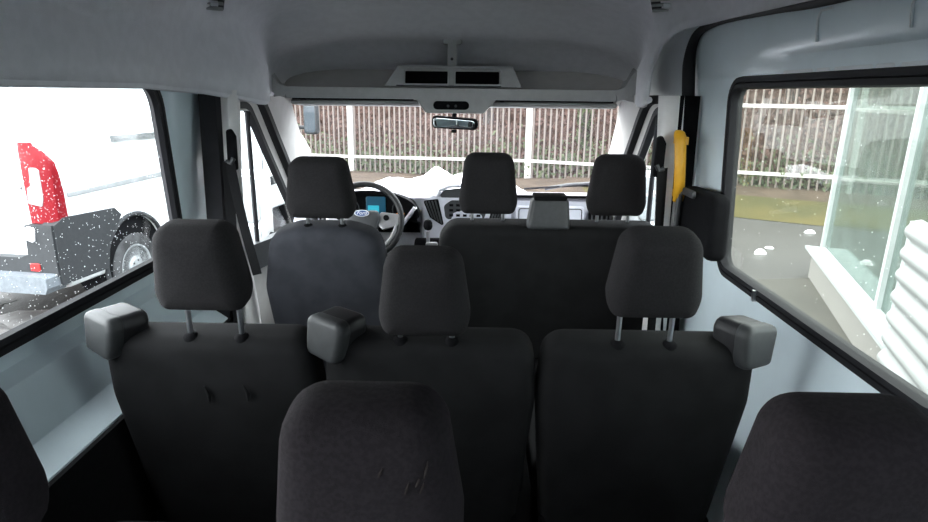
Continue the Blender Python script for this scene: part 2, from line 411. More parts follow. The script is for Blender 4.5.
# droplets frozen on the left pane
db = MB()
for i in range(1000):
    y = random.uniform(1.15, 1.88); z = random.uniform(.9, 1.41)
    if z > 1.22 and random.random() < .6: continue
    x = wl(y, z).x-.0115; r = random.choice((.0006, .0008, .0010, .0014))*random.uniform(.7, 1.2)
    db.add([(x-r*.6, y, z), (x+.001, y+r, z), (x+.001, y, z+r*1.2), (x+.001, y-r, z), (x+.001, y, z-r*1.2)], [(0, 1, 2), (0, 2, 3), (0, 3, 4), (0, 4, 1), (1, 4, 3, 2)])
tag(db.build('frozen_droplet', 'drop', smooth=0), 'white frozen droplets sprinkled over the left passenger window', 'droplets', kind='stuff')
db = MB()
for i in range(160):
    y = random.uniform(1.0, 1.86); z = random.uniform(.92, 1.40)
    x = wr(y, z).x+.0115; r = random.choice((.0006, .0008, .0011))
    db.add([(x+r*.6, y, z), (x-.001, y+r, z), (x-.001, y, z+r*1.2), (x-.001, y-r, z), (x-.001, y, z-r*1.2)], [(0, 1, 2), (0, 2, 3), (0, 3, 4), (0, 4, 1), (1, 4, 3, 2)])
tag(db.build('water_droplet', 'drop', smooth=0), 'small water droplets scattered over the sliding door window', 'droplets', kind='stuff')

# --- sliding door details
for y0, y1 in ((1.462, 1.60), (1.392, 1.448), (1.245, 1.378), (1.18, 1.237), (1.02, 1.165)):
    T = Matrix.Translation(((wr(1.3, 1.455).x+.0065), (y0+y1)/2, 1.454)) @ Matrix.Rotation(PI/2, 4, 'Z')
    a = (y1-y0)/2
    MB().pad([(-a, -.009), (a, -.009), (a, .009), (-a, .009)], .006, .008, .003, T=T, K=2, n=3).build('slot_cover', 'paint_pale', dr_)
for (yy, zt) in ((1.43, 1.575), (1.13, 1.565)):      # two hook-shaped pressings
    pts = [(wr(yy, 1.515).x-.003, yy, 1.515), (wr(yy, 1.53).x-.003, yy, 1.535), (wr(yy, 1.55).x-.003, yy-.003, zt-.012), (wr(yy, 1.56).x-.003, yy-.015, zt), (wr(yy, 1.56).x-.003, yy-.06, zt+.001)]
    MB().tube(pts, .003, 6).build('pressed_rib', 'paint_pale', dr_)
# black latch cover on the front edge of the door
lc = MB()
lc.pad([(-.15, -.09), (.14, -.075), (.17, .04), (.14, .10), (-.14, .11)], [.03, .03, .03, .03, .03], .055, .018,
       T=Matrix.Translation((.835, 1.93, 1.015)) @ Matrix.Rotation(PI/2, 4, 'Z'), K=3, n=4)
box = lc.build('latch_cover', 'black', dr_)
MB().tube([(.783, 2.03, 1.10), (.765, 2.04, 1.09), (.764, 2.045, 1.0), (.765, 2.04, .935), (.783, 2.03, .925)], .010, 8).build('pull_handle', 'plastic_dark', box)
MB().pad([(-.05, -.012), (.05, -.012), (.05, .012), (-.05, .012)], .008, .012, .004, T=Matrix.Translation((.776, 1.97, 1.105)) @ Matrix.Rotation(PI/2, 4, 'Z'), K=2, n=3).build('cover_ledge', 'plastic_dark', box)
# door opening seal, climbing the pillar and turning back along the roof
sp = [(.80, 2.135, .30), (.805, 2.14, .9), (.81, 2.17, 1.15), (.815, 2.185, 1.30), (.81, 2.20, 1.42), (.806, 2.205, 1.50), (.803, 2.185, 1.555), (.80, 2.13, 1.592), (.80, 2.03, 1.608), (.80, 1.89, 1.612), (.80, 1.6, 1.602), (.80, 1.35, 1.592), (.80, .8, 1.592)]
def catmull(P, k=5):
    P = [Vector(p) for p in P]; out = []
    for i in range(len(P)-1):
        p0, p1, p2, p3 = P[max(i-1, 0)], P[i], P[i+1], P[min(i+2, len(P)-1)]
        for j in range(k):
            t = j/k; out.append(.5*((2*p1)+(p2-p0)*t+(2*p0-5*p1+4*p2-p3)*t*t+(3*p1-p0-3*p2+p3)*t**3))
    out.append(P[-1]); return out
cp = catmull(sp); ds = MB().tube(cp, [.022 if q.z < 1.5 else max(.0125, .022-(q.z-1.5)*.09) for q in cp], 10).build('trim_door_seal', 'rubber'); structure(ds)

# --- B-pillars
pm = MB(); pm.extrude([(-.80, 2.085), (-.795, 2.062), (-.743, 2.072), (-.735, 2.10), (-.735, 2.16), (-.80, 2.16)], [], lambda u, v, t: Vector((u-.022*(1.38-t) if t < 1.38 else u, v, t)), .02, 1.39)
structure(pm.build('trim_7', 'rubber', smooth=0))
# warm grey plastic trim
pm = MB()
rs = []
for z, xi in ((0, -.66), (.6, -.675), (.9, -.706), (1.1, -.702), (1.25, -.694), (1.40, -.686)):
    xo = -.742-.02*(1.38-z)/.4 if z > .9 else -.768
    rs.append([Vector(p) for p in ((xo, 2.10, z), (xi-.02, 2.085, z), (xi-.004, 2.095, z), (xi, 2.12, z), (xi-.03, 2.22, z), (-.82, 2.27, z), (-.83, 2.15, z))])
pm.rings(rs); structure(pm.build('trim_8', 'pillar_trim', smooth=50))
pm = MB(); pm.extrude([(.755, 2.10), (.757, 2.075), (.83, 2.10), (.84, 2.16), (.76, 2.16)], [], lambda u, v, t: Vector((u+.012*(1.38-t), v+.03, t)), .02, 1.40)
structure(pm.build('trim_9', 'black', smooth=0))
pm = MB(); rs = []
for z, xi in ((0, .70), (.6, .71), (.9, .722), (1.1, .712), (1.25, .702), (1.40, .694)):
    xo = .772+.03*(1.38-z) if z > .9 else .785
    rs.append([Vector(p) for p in ((xo, 2.11, z), (xi+.02, 2.10, z), (xi+.004, 2.11, z), (xi, 2.135, z), (xi+.03, 2.24, z), (.84, 2.28, z), (.85, 2.16, z))])
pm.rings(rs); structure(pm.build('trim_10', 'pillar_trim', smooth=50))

# --- front door frames and quarter glass (both sides)
def front_side(sg, win_n, dn):
    X = sg*.82
    # lower door skin
    dm = MB()
    def fd(y, z): return Vector((sg*(.86 if z > .5 else .84)+sg*.0, y, z))
    structure(solid(dm.grid([2.2, 2.6, 3.0, 3.4, 3.8], [0, .5, .7], fd).build('door_%d' % dn, 'trim', smooth=0), .05, 1))
    # the belt line drops towards the front: top rail
    rail = [(X, 2.2, .80), (X, 2.6, .76), (X, 3.0, .72), (X, 3.4, .70), (X, 3.75, .70)]
    tr = MB().tube(rail, .0, prof=[(-.09, -.025), (.02, -.025), (.02, .025), (-.09, .025)], up=(0, 0, 1)).build('trim_%d' % (11 if sg < 0 else 12), 'plastic_dark', smooth=20)
    structure(tr)
    # glass
    o = [(2.2, .78), (3.42, .68), (3.42, .78), (2.66, 1.37), (2.2, 1.38)]
    p = MB().extrude(o, [], lambda u, v, t: Vector((X+sg*(.02+t), u, v)), 0, .004).build('window_%d' % win_n, 'glass_side', smooth=0)
    structure(p)
    off = Vector((sg*.004, 0, 0))
    path = catmull([(X, 2.18, 1.372), (X, 2.48, 1.372), (X, 2.60, 1.362), (X, 2.68, 1.315), (X, 2.80, 1.20), (X, 3.06, .95), (X, 3.20, .80), (X, 3.26, .62)], 5)
    path_in = catmull([(X, 2.18, 1.345), (X, 2.45, 1.345), (X, 2.56, 1.335), (X, 2.63, 1.28), (X, 2.74, 1.17), (X, 2.98, .94), (X, 3.12, .79), (X, 3.16, .62)], 5)
    MB().tube([q+Vector((-sg*.02, .03, .012)) for q in path], 0, prof=[(-.018, -.016), (.018, -.016), (.018, .016), (-.018, .016)], up=(sg, 0, 0)).build('outer_seal', 'rubber', p)
    MB().tube([q+Vector((0, .055, .012)) for q in path_in], 0, prof=[(-.01, -.035), (.012, -.035), (.012, .022), (-.01, .022)], up=(sg, 0, 0)).build('door_frame', 'trim', p)
    MB().tube([q for q in path_in], 0, prof=[(-.014, -.013), (.014, -.013), (.014, .013), (-.014, .013)], up=(sg, 0, 0)).build('inner_seal', 'rubber', p)
    MB().tube([(X, 2.565, 1.34), (X, 2.575, .74)], .010, 8).build('glass_divider', 'rubber', p)
    # A-pillar trim: skin between the door opening and the windscreen edge
    door_l = catmull([(sg*.80, 2.62, 1.40), (sg*.80, 2.74, 1.30), (sg*.80, 2.86, 1.19), (sg*.80, 3.12, .95), (sg*.81, 3.30, .80), (sg*.82, 3.5, .66)], 4)
    ws = catmull([(sg*.752, 2.97, 1.40), (sg*.758, 2.99, 1.345), (sg*.785, 3.17, 1.235), (sg*.825, 3.50, 1.035), (sg*.86, 3.70, .90), (sg*.88, 3.84, .80)], 4)
    am = MB(); rs = []
    for a, b in zip(door_l, ws):
        mid = (a+b)/2+Vector((-sg*.012, -.02, 0)); out = Vector((sg*.10, .05, 0))
        rs.append([a, a*.7+b*.3+Vector((-sg*.012, -.02, 0)), mid, a*.25+b*.75+Vector((-sg*.006, -.014, 0)), b, b+out*.5, a+out])
    am.rings(rs)
    structure(am.build('trim_%d' % (13 if sg < 0 else 14), 'trim', smooth=60))
front_side(-1, 5, 2)
front_side(1, 6, 3)
# dark sheet of the door below the seat line, front bulkhead, header
structure(MB().box((0, 3.82, .35), (1.8, .04, .69)).build('wall_front', 'black', smooth=0))
hd = MB().extrude([(2.86, 1.40), (2.99, 1.352), (3.04, 1.352), (3.13, 1.45), (3.0, 1.50)], [], lambda u, v, t: Vector((t, u, v)), -.80, .80)
structure(hd.build('trim_15', 'trim', smooth=0))

# --- windscreen
wm = MB()
def wsf(u, v):   # u -1..1, v 0 top ..1 bottom
    return Vector((u*(.79+.10*v), 2.985+v*.83-.05*u*u, 1.365-v*.555))
wsn = wm.grid(frange(-1, 1, .2), frange(0, 1, .2), wsf).build('window_7', 'glass_front')
structure(wsn)

# --- rear wall with two door windows
out = rpoly([(-.88, 0), (.88, 0), (.84, 1.5), (.70, 1.88), (-.70, 1.88), (-.84, 1.5)], .06, 0, 4)
h1 = rrect(-.70, -.10, .90, 1.50, .07); h2 = rrect(.10, .70, .90, 1.50, .07)
structure(MB().extrude(out, [h1, h2], lambda u, v, t: Vector((u, t, v)), -1.45, -1.50).build('wall_rear', 'paint', smooth=0))
for n, h in ((8, h1), (9, h2)):
    structure(MB().extrude(h, [], lambda u, v, t: Vector((u, t, v)), -1.47, -1.475).build('window_%d' % n, 'glass_rear', smooth=0))

# --- ceiling vents / lamps at the top of the coves
def roof_vent(x, y, z, rz, tilt, label):
    t = empty('ceiling_vent', (x, y, z), label, 'ceiling vent', 'vents in the headliner coves', rz)
    T = Matrix.Rotation(tilt, 4, 'X')
    MB().pad([(-.045, -.03), (.045, -.03), (.045, .03), (-.045, .03)], .006, .014, .004, T=T, K=2, n=3).build('frame', 'plastic_dark', t)
    for k in range(3):
        MB().box((0, -.006, -.018+k*.018), (.078, .01, .006), T).build('slat', 'shelf', t)
    MB().box((.012, -.008, .0), (.022, .012, .012), T).build('lamp_button', 'white_letter', t)
pl = ceil_pt(2.08, -.90); pr = ceil_pt(2.10, .87)

# --- overhead shelf with centre console
sh = empty('overhead_shelf', (0, 2.75, 1.38), 'grey moulded overhead shelf spanning the cab above the windscreen', 'overhead shelf')
lip = MB()
def L(p): return Vector((p[0], p[1]-2.75, p[2]-1.38))
path = [(-.805, 2.76, 1.505), (-.785, 2.75, 1.475), (-.755, 2.745, 1.43), (-.735, 2.74, 1.41), (-.71, 2.74, 1.400), (-.66, 2.74, 1.398), (-.3, 2.725, 1.398), (0, 2.72, 1.398), (.3, 2.725, 1.398), (.64, 2.74, 1.398), (.69, 2.74, 1.400), (.715, 2.74, 1.41), (.735, 2.745, 1.43), (.76, 2.75, 1.475), (.78, 2.76, 1.505)]
lip.tube([L(p) for p in catmull(path, 4)], 0, prof=[(-.026, -.012), (-.02, -.02), (.016, -.020), (.020, -.012), (.020, .02), (-.026, .02)], up=(0, 0, 1))
lip.build('lip', 'shelf', sh, smooth=50)
MB().grid([-.76, -.4, 0, .4, .745], [0, .15, .36], lambda x, y: Vector((x, y, .022))).build('tray', 'shelf', sh)
solid(sh.children[-1], .015, -1)
for s_ in (-1, 1):
    e = MB(); xo = -.83 if s_ < 0 else .80; xi = -.745 if s_ < 0 else .725
    e.add([L(p) for p in ((xo, 2.77, 1.52), (xo, 2.77, 1.36), (xi, 2.76, 1.38), (xi, 2.76, 1.41), (xo, 3.05, 1.50), (xo, 3.05, 1.36), (xi, 3.05, 1.38), (xi, 3.05, 1.41))], [(0, 1, 2, 3), (4, 7, 6, 5), (0, 3, 7, 4), (1, 5, 6, 2), (0, 4, 5, 1), (3, 2, 6, 7)])
    e.build('end_wall', 'shelf', sh, smooth=0)
# console face with two openings, trapezoid
cf = MB()
outer = rpoly([(-.285, 1.425), (.285, 1.425), (.248, 1.508), (-.228, 1.508)], [.004, .004, .02, .02], 0, 4)
holes = [rrect(-.200, -.022, 1.436, 1.486, .004, 3), rrect(.010, .192, 1.436, 1.486, .004, 3)]
cf.extrude(outer, holes, lambda u, v, t: L((u, 2.70+t+(v-1.42)*.25, v)), 0, .012)
con = cf.build('console', 'shelf', sh, smooth=0)
MB().extrude([(-.275, 1.425), (.275, 1.425), (.243, 1.505), (-.223, 1.505)], [], lambda u, v, t: L((u, t, v)), 2.84, 2.85).build('console_back', 'black', con, smooth=0)
MB().extrude([(2.71, 1.508), (2.85, 1.508), (2.85, 1.50), (2.715, 1.50)], [], lambda u, v, t: L((t, u, v)), -.225, .245).build('console_top', 'shelf', con, smooth=0)
for a, b in ((-.285, -.228), (.248, .285)):
    xs = (-.285, -.225) if a < 0 else (.285, .246)
    MB().add([L(p) for p in ((xs[0], 2.70, 1.425), (xs[0], 2.85, 1.425), (xs[1], 2.85, 1.505), (xs[1], 2.72, 1.505))], [(0, 1, 2, 3)]).build('console_side', 'shelf', con, smooth=0)
for (u0, u1) in ((-.206, -.016), (.004, .198)):
    MB().tube([L((q[0], 2.699+(q[1]-1.42)*.25, q[1])) for q in rrect(u0, u1, 1.43, 1.492, .006, 3)], .0035, 6, closed=True).build('opening_rim', 'shelf', con)
MB().tube([L((-.235, 2.701, 1.427)), L((.20, 2.701, 1.427))], .003, 6).build('groove', 'plastic_dark', con)
# support strut to the roof
st = MB()
st.tube([L((-.005, 2.73, 1.50)), L((-.005, 2.735, 1.56)), L((-.005, 2.745, 1.60)), L((-.005, 2.75, 1.64))], 0, prof=[(-.018, -.012), (.018, -.012), (.021, .01), (-.021, .01)], up=(1, 0, 0))
st.pad([(-.042, 0), (.042, 0), (.038, .03), (-.038, .03)], .01, .02, .005, T=Matrix.Translation(L((-.005, 2.733, 1.592))), K=2, n=3)
st.build('roof_strut', 'shelf', sh, smooth=40)
MB().lathe([(.006, 0), (.006, .004), (.001, .005)], Matrix.Translation(L((-.005, 2.719, 1.535))) @ Matrix.Rotation(PI/2, 4, 'X'), 12).build('screw', 'plastic_dark', sh)
# lower console bulge with the dark interior lamp switch
lc = MB(); lc.pad([(-.115, 1.316), (.13, 1.316), (.185, 1.375), (.20, 1.40), (-.20, 1.40), (-.16, 1.375)], [.02, .02, .03, .01, .01, .03], .20, .015, T=Matrix.Translation(L((0, 2.725, 0))), K=3, n=4)
lb = lc.build('lamp_housing', 'shelf', sh)
MB().pad([(-.083, 1.331), (.068, 1.331), (.068, 1.366), (-.083, 1.366)], .017, .012, .004, T=Matrix.Translation(L((0, 2.7205, .0))), K=2, n=5).build('switch_panel', 'black', lb)
for k in (-.02, .012):
    MB().lathe([(.006, 0), (.006, .004), (.003, .006)], Matrix.Translation(L((k, 2.7205, 1.346))) @ Matrix.Rotation(PI/2, 4, 'X'), 10).build('switch_button', 'plastic_dark', lb)

roof_vent(-.705, 1.995, 1.655, math.radians(35), math.radians(38), 'small dark slatted vent in the left headliner cove')
roof_vent(.682, 2.115, 1.678, math.radians(-35), math.radians(38), 'small dark slatted vent in the right headliner cove')

# --- sun visors
def visor(x0, x1, label):
    t = empty('sun_visor', ((x0+x1)/2, 2.92, 1.353), label, 'sun visor')
    a = (x1-x0)/2
    MB().pad([(-a, -.011), (a, -.011), (a, .009), (-a, .009)], .008, .15, .008, K=3, n=4, T=Matrix.Rotation(math.radians(-3), 4, 'X')).build('flap', 'shelf', t)
    MB().tube([(-a+.01, .0, .016), (a-.02, .0, .016)], .005, 8).build('shadow_line_rod', 'black', t)  # black rod standing in for the shadow line above the flap
    MB().box((-a+.06, .0, .022), (.02, .02, .025)).build('clip', 'black', t)
visor(-.745, -.165, 'folded grey sun visor above the steering wheel')
visor(.155, .735, 'folded grey sun visor on the passenger side')

# --- rear-view mirror
t = empty('rear_view_mirror', (-.003, 2.95, 1.263), 'black rear-view mirror hanging below the overhead lamp housing', 'mirror')
T = Matrix.Rotation(math.radians(-13), 4, 'Z') @ Matrix.Rotation(math.radians(2), 4, 'Y') @ Matrix.Rotation(math.radians(7), 4, 'X')
MB().pad([(-.108, -.028), (.108, -.026), (.112, .024), (-.108, .030)], .02, .035, .01, T=T, K=3, n=5).build('housing', 'black', t)
MB().pad([(-.098, -.021), (.098, -.019), (.102, .018), (-.098, .023)], .016, .004, .001, T=T @ Matrix.Translation((0, -.003, 0)), K=2, n=5).build('mirror_glass', 'mirror', t)
MB().tube([(0, .03, .01), (0, .06, .04), (0, .07, .11)], .011, 8).build('stem', 'black', t)
MB().box((.0, .01, -.034), (.022, .02, .014)).build('dip_lever', 'black', t)

# --- seats ----------------------------------------------------------------
def head_poly(k=1, h=.194): return [(-.092*k, 0), (.092*k, 0), (.104*k, .045), (.082*k, h), (-.082*k, h), (-.104*k, .045)]
def HRk(k): return [v*k for v in HR]
HR = [.026, .026, .07, .042, .042, .07]
TILT = math.radians(9)
def make_headrest(parent, x, y, z, post0, k=.955, h=.194, depth=.095, m='fabric', rz=0, tilt=TILT):
    T = Matrix.Rotation(rz, 4, 'Z') @ Matrix.Rotation(tilt, 4, 'X')
    o = MB().pad(head_poly(k, h), HR, depth, .036, .014, T=T, K=5, n=6).build('headrest', m, parent, loc=(x, y, z))
    for s_ in (-1, 1):
        MB().tube([(s_*.058, depth*.5+.02, .03), (s_*.058, depth*.5+.03, post0-z-.03)], .0062, 10).build('post', 'steel', o)
        c = MB().lathe([(.018, -.008), (.018, .002), (.012, .010), (.008, .011)], Matrix.Translation((s_*.058, depth*.5+.027, post0-z)), 14).build('post_collar', 'black', o)
    return o
def seat_base(parent, wd, y0, zc=.43, m='fabric_back', leg='black'):
    T = Matrix.Translation((0, y0, zc)) @ Matrix.Rotation(-PI/2, 4, 'X')
    MB().pad([(-wd/2, -.13/2), (wd/2, -.13/2), (wd/2, .065), (-wd/2, .065)], .04, .0, .0, K=1) if False else None
    b = MB(); b.pad([(-wd/2, -.24), (wd/2, -.24), (wd/2, .24), (-wd/2, .24)], .06, .14, .04, .006, T=Matrix.Translation((0, y0+.24, zc)) @ Matrix.Rotation(-PI/2, 4, 'X') @ Matrix.Translation((0, -.07, 0)), K=3, n=4)
    b.build('seat_cushion', m, parent)
    for s_ in (-1, 1):
        MB().tube([(s_*(wd/2-.06), y0+.08, 0), (s_*(wd/2-.06), y0+.06, zc-.05)], .018, 8).build('leg', leg, parent)
        MB().tube([(s_*(wd/2-.06), y0+.42, 0), (s_*(wd/2-.06), y0+.42, zc-.05)], .018, 8).build('leg', leg, parent)
def make_guide(parent, x, y, z, side):
    T = Matrix.Rotation(side*math.radians(30), 4, 'Z') @ Matrix.Rotation(math.radians(6), 4, 'Y')
    out = [(-.050, -.048), (.040, -.056), (.052, .02), (.044, .046), (-.050, .044)]
    rad = [.014, .022, .022, .02, .02]
    if side > 0:
        out = [(-a, b) for a, b in out][::-1]; rad = rad[::-1]
    g = MB().pad(out, rad, .085, .017, .003, T=T @ Matrix.Translation((0, .014, 0)), K=3, n=4).build('belt_guide', 'guide_black', parent, loc=(x, y, z))
    MB().pad(out, rad, .04, .012, .004, T=T @ Matrix.Diagonal((1.03, 1, 1.03, 1)), K=3, n=4).build('guide_cover', 'plastic_grey', g)
    return g
def back_poly(wd, h): return [(-wd/2+.035, 0), (wd/2-.035, 0), (wd/2, h*.75), (wd/2-.012, h), (-wd/2+.012, h), (-wd/2, h*.75)]
def make_row_seat(x, y, label, wd=.492, head_z=.938, side=-1, htop=.86, m='fabric_back', marks=False, hm='fabric', group=None, guide=True, hx=0):
    t = empty('passenger_chair', (x, y, 0), label, 'seat', group)
    h = .60; rec = math.radians(11)
    zb = htop-h*math.cos(rec)
    T = Matrix.Translation((0, math.sin(rec)*h, zb)) @ Matrix.Rotation(rec, 4, 'X')
    b = MB().pad(back_poly(wd, h), [.03, .03, .2, .055, .055, .2], .105, .032, .018, T=T, K=4, n=6).build('backrest', m, t)
    op = [p for p in rpoly(back_poly(wd, h), [.03, .03, .2, .055, .055, .2], .012, 6)]
    top = [p for p in op if p.y > h*.35]
    MB().tube([T @ Vector((p.x, .010, p.y)) for p in top], .0022, 6).build('piping', 'piping', b)
    if marks:
        for mx, mz in ((-.005, .47), (.085, .475)):
            MB().tube([T @ Vector((mx-.004, -.0165, mz+.022)), T @ Vector((mx+.004, -.0195, mz)), T @ Vector((mx+.002, -.018, mz-.022))], [.002, .005, .002], 8).build('fabric_pucker', m, b)
    make_headrest(t, hx, -.045, head_z, htop, m=hm)
    if guide: make_guide(t, side*.236, .0, .872, side)
    seat_base(t, wd-.02, .11)
    MB().box((0, .12, .30), (wd-.06, .03, .10)).build('rear_panel', 'black', t)
    return t
r2 = 'second row seats'
s1 = make_row_seat(-.502, 1.285, 'dark fabric left seat of the middle row, beside the left window, headrest raised', side=-1, marks=True, hx=.020, group=r2)
s2 = make_row_seat(.0, 1.285, 'dark fabric middle seat of the middle row with its headrest pushed down', head_z=.889, side=-1, group=r2, hx=-.008)
s3 = make_row_seat(.492, 1.285, 'black fabric right seat of the middle row, beside the sliding door, headrest raised', side=1, group=r2, hx=-.014)
r3 = 'third row seats'
s4 = make_row_seat(-.475, .585, 'dark seat at the lower left corner, only its rounded headrest edge showing', head_z=.911, htop=.84, m='fabric_near', hm='fabric_near', guide=False, group=r3)
s5 = copy_tree(s4); s5.location = (-.01, .585, 0); tag(s5, 'nearest dark seat at bottom centre, its worn headrest large in front')
s6 = copy_tree(s4); s6.location = (.470, .585, 0); tag(s6, 'nearest dark seat at bottom right, beneath the sliding door window')
for o in (s5,):
    for ch in o.children:
        if ch.name.startswith('headrest'): ch.location.z += .003

# worn marks on the nearest headrest
bpy.context.view_layer.update()
hd = [c for c in s5.children if c.name.startswith('headrest')][0]
for mx, mz, l_ in ((.044, .128, .014), (.062, .146, .020), (.054, .133, .010), (.058, .126, .012), (.020, .146, .010)):
    ok, loc, nrm, _ = hd.ray_cast(Vector((mx, -.3, mz)), Vector((0, 1, 0)))
    if ok:
        k = MB().tube([loc+Vector((-.001, -.0003, -l_/2)), loc+Vector((.001, -.0010, 0)), loc+Vector((.003, -.0003, l_/2))], [.0006, .0016, .0006], 8)
        so_ = k.build('scuff_mark', 'scuff', hd); so_['label'] = 'pale worn mark'

# driver seat
t = empty('driver_chair', (-.41, 2.03, 0), 'charcoal driver seat in front of the steering wheel with round-shouldered backrest', 'seat')
rec = math.radians(10); h = .60
T = Matrix.Translation((0, math.sin(rec)*h, .955-h*math.cos(rec))) @ Matrix.Rotation(rec, 4, 'X')
bp = [(-.19, 0), (.19, 0), (.222, h*.62), (.185, h-.03), (.09, h), (-.09, h), (-.185, h-.03), (-.222, h*.62)]
MB().pad(bp, [.03, .03, .15, .09, .12, .12, .09, .15], .12, .035, .025, T=T, K=4, n=6).build('backrest', 'fabric_front', t)
make_headrest(t, .003, -.03, .990, .956, k=1.10, h=.200)
seat_base(t, .46, .14, .44)
MB().pad([(-.12, -.10), (.12, -.10), (.12, .10), (-.12, .10)], .02, .34, .02, T=Matrix.Translation((0, .18, .22))).build('pedestal', 'black', t)

# front passenger double bench
t = empty('passenger_bench', (.375, 2.24, 0), 'black double passenger bench in the cab with two headrests and belt box', 'seat')
h = .58
T = Matrix.Translation((0, math.sin(rec)*h, .925-h*math.cos(rec))) @ Matrix.Rotation(rec, 4, 'X')
bp = [(-.41, 0), (.41, 0), (.41, h), (-.37, h), (-.41, h-.06)]
MB().pad(bp, [.03, .03, .05, .07, .07], .13, .035, .012, T=T, K=4, n=6).build('backrest', 'fabric_back', t)
make_headrest(t, -.228, .01, .966, .925, k=1.04, h=.222)
make_headrest(t, .240, .01, .966, .925, k=1.04, h=.222)
seat_base(t, .80, .14, .44)
g = MB().pad([(-.078, -.06), (.078, -.06), (.070, .052), (-.060, .052)], [.01, .01, .014, .014], .10, .012, .002, T=Matrix.Rotation(math.radians(-6), 4, 'X'), K=3, n=4).build('belt_box', 'plastic_dark', t, loc=(-.008, -.01, .985))
MB().pad([(-.055, .045), (.06, .045), (.066, .062), (-.056, .062)], .005, .09, .004, T=Matrix.Translation((0, .0, 0)), K=2, n=3).build('box_lid', 'black', g)
MB().pad([(-.07, 0), (.07, 0), (.05, .012), (-.05, .012)], .004, .05, .004, T=Matrix.Translation((.13, .02, .915)), K=2).build('release_lever', 'black', t)

# --- grab handle
t = empty('grab_handle', (.765, 2.075, 1.175), 'yellow grab handle on the black right door pillar', 'grab handle')
gm = MB(); rs = []
for z, hw, yo in ((-.115, .012, -.012), (-.108, .018, -.022), (-.09, .019, -.030), (0, .0185, -.034), (.085, .019, -.030), (.100, .020, -.024), (.112, .017, -.018), (.118, .010, -.012)):
    cx = -.008-.07*z
    rs.append([Vector((cx+hw*math.cos(a)*1.0, yo+.013*math.sin(a), z)) for a in [2*PI*i/12 for i in range(12)]])
gm.rings(rs); gm.build('grip', 'yellow', t)
for z in (-.09, .085):
    MB().box((.004-.07*z, .01, z), (.03, .075, .024)).build('mount', 'yellow', t)

# --- seat belts
def belt(x, y, z, low, label, w=.046):
    t = empty('seat_belt', (x, y, z), label, 'seat belt')
    sg = 1 if x > 0 else -1
    MB().pad([(-.016, -.06), (.016, -.06), (.018, .05), (.004, .075), (-.012, .07)], .008, .022, .006, T=Matrix.Translation((0, -.02, 0)), K=2, n=3).build('height_adjuster', 'black', t)
    MB().tube([(-sg*.012, -.03, -.018), (-sg*.004, -.034, -.034), (sg*.012, -.03, -.03)], .008, 8).build('belt_loop', 'plastic_dark', t)
    lo = Vector(low)-Vector((x, y, z))
    pts = [Vector((0, -.034, -.03)).lerp(lo, k/8)+Vector((0, -.012*math.sin(k/8*PI), 0)) for k in range(9)]
    MB().tube(pts, 0, prof=[(-.0245*w/.046, -.001), (.0245*w/.046, -.001), (.0245*w/.046, .001), (-.0245*w/.046, .001)], up=(1, .3, 0)).build('webbing', 'webbing', t)
    MB().tube([(sg*.016, -.012, -.03), (sg*.03, -.0, -.5), (sg*.03, 0, -.8)], 0, prof=[(-.016, -.001), (.016, -.001), (.016, .001), (-.016, .001)], up=(1, .3, 0)).build('return_webbing', 'webbing', t)
belt(-.700, 2.07, 1.205, (-.632, 2.02, .80), 'black seat belt slanting down the left pillar to the driver seat', .028)
belt(.697, 2.085, 1.200, (.745, 2.08, .10), 'black seat belt hanging on the right pillar behind the passenger bench', .020)

# --- dashboard
d = empty('dashboard', (0, 3.3, .40), 'silver and grey dashboard across the cab under the windscreen', 'dashboard')
def D(p): return Vector((p[0], p[1]-3.3, p[2]-.40))
dt = MB(); dt.extrude([(3.84, .80), (3.5, .868), (3.30, .893), (3.22, .893), (3.19, .875), (3.22, .86), (3.5, .80), (3.84, .76)], [], lambda u, v, t: D((t, u, v)), -.87, .87)
dt.build('dash_top', 'dash_top', d, smooth=40)
df = MB(); df.extrude([(3.205, .875), (3.19, .83), (3.21, .76), (3.26, .66), (3.33, .52), (3.5, .42), (3.7, .42), (3.7, .80), (3.3, .875)], [], lambda u, v, t: D((t, u, v)), -.84, .86)
df.build('dash_face', 'dash', d, smooth=40)
# instrument binnacle
bm_ = MB()
arc = [(-.66, .80), (-.645, .86), (-.60, .897), (-.52, .916), (-.43, .922), (-.34, .914), (-.27, .893), (-.215, .862), (-.185, .82), (-.18, .79)]
arc = [(p.x, p.y) for p in catmull([(a, b, 0) for a, b in arc], 4)]
inner = [(a+(-.42-a)*.07, b-.016) for a, b in arc]
rs = []
for y, s_ in ((3.10, 1), (3.22, 1.02), (3.40, 1.0)):
    pass
hoodm = MB()
P0 = [D((a, 3.12, b)) for a, b in arc]; P1 = [D((a, 3.12, b)) for a, b in inner]; P2 = [D((a, 3.45, min(b, .865))) for a, b in arc]; P3 = [D((a, 3.24, b-.01)) for a, b in inner]
n = len(arc)
fs = []
for i in range(n-1):
    fs += [(i, i+1, n+i+1, n+i), (i, 2*n+i, 2*n+i+1, i+1), (n+i, n+i+1, 3*n+i+1, 3*n+i)]
hoodm.add(P0+P1+P2+P3, fs); hoodm.build('binnacle_hood', 'black', d, smooth=40)
ip = [(a, b) for a, b in inner]
cl = MB(); cl.extrude([(-.66, .70)]+ip+[(-.18, .70)], [], lambda u, v, t: D((u, t, v)), 3.165, 3.19)
clu = cl.build('instrument_cluster', 'black', d, smooth=0)
MB().pad([(-.455, .795), (-.355, .795), (-.355, .885), (-.455, .885)], .008, .006, .002, T=Matrix.Translation(D((0, 3.157, 0))), K=2, n=3).build('display_surround', 'screen_dim', clu)
MB().pad([(-.445, .808), (-.388, .808), (-.388, .840), (-.445, .840)], .003, .004, .001, T=Matrix.Translation(D((0, 3.1525, 0))), K=2, n=3).build('display', 'screen', clu)
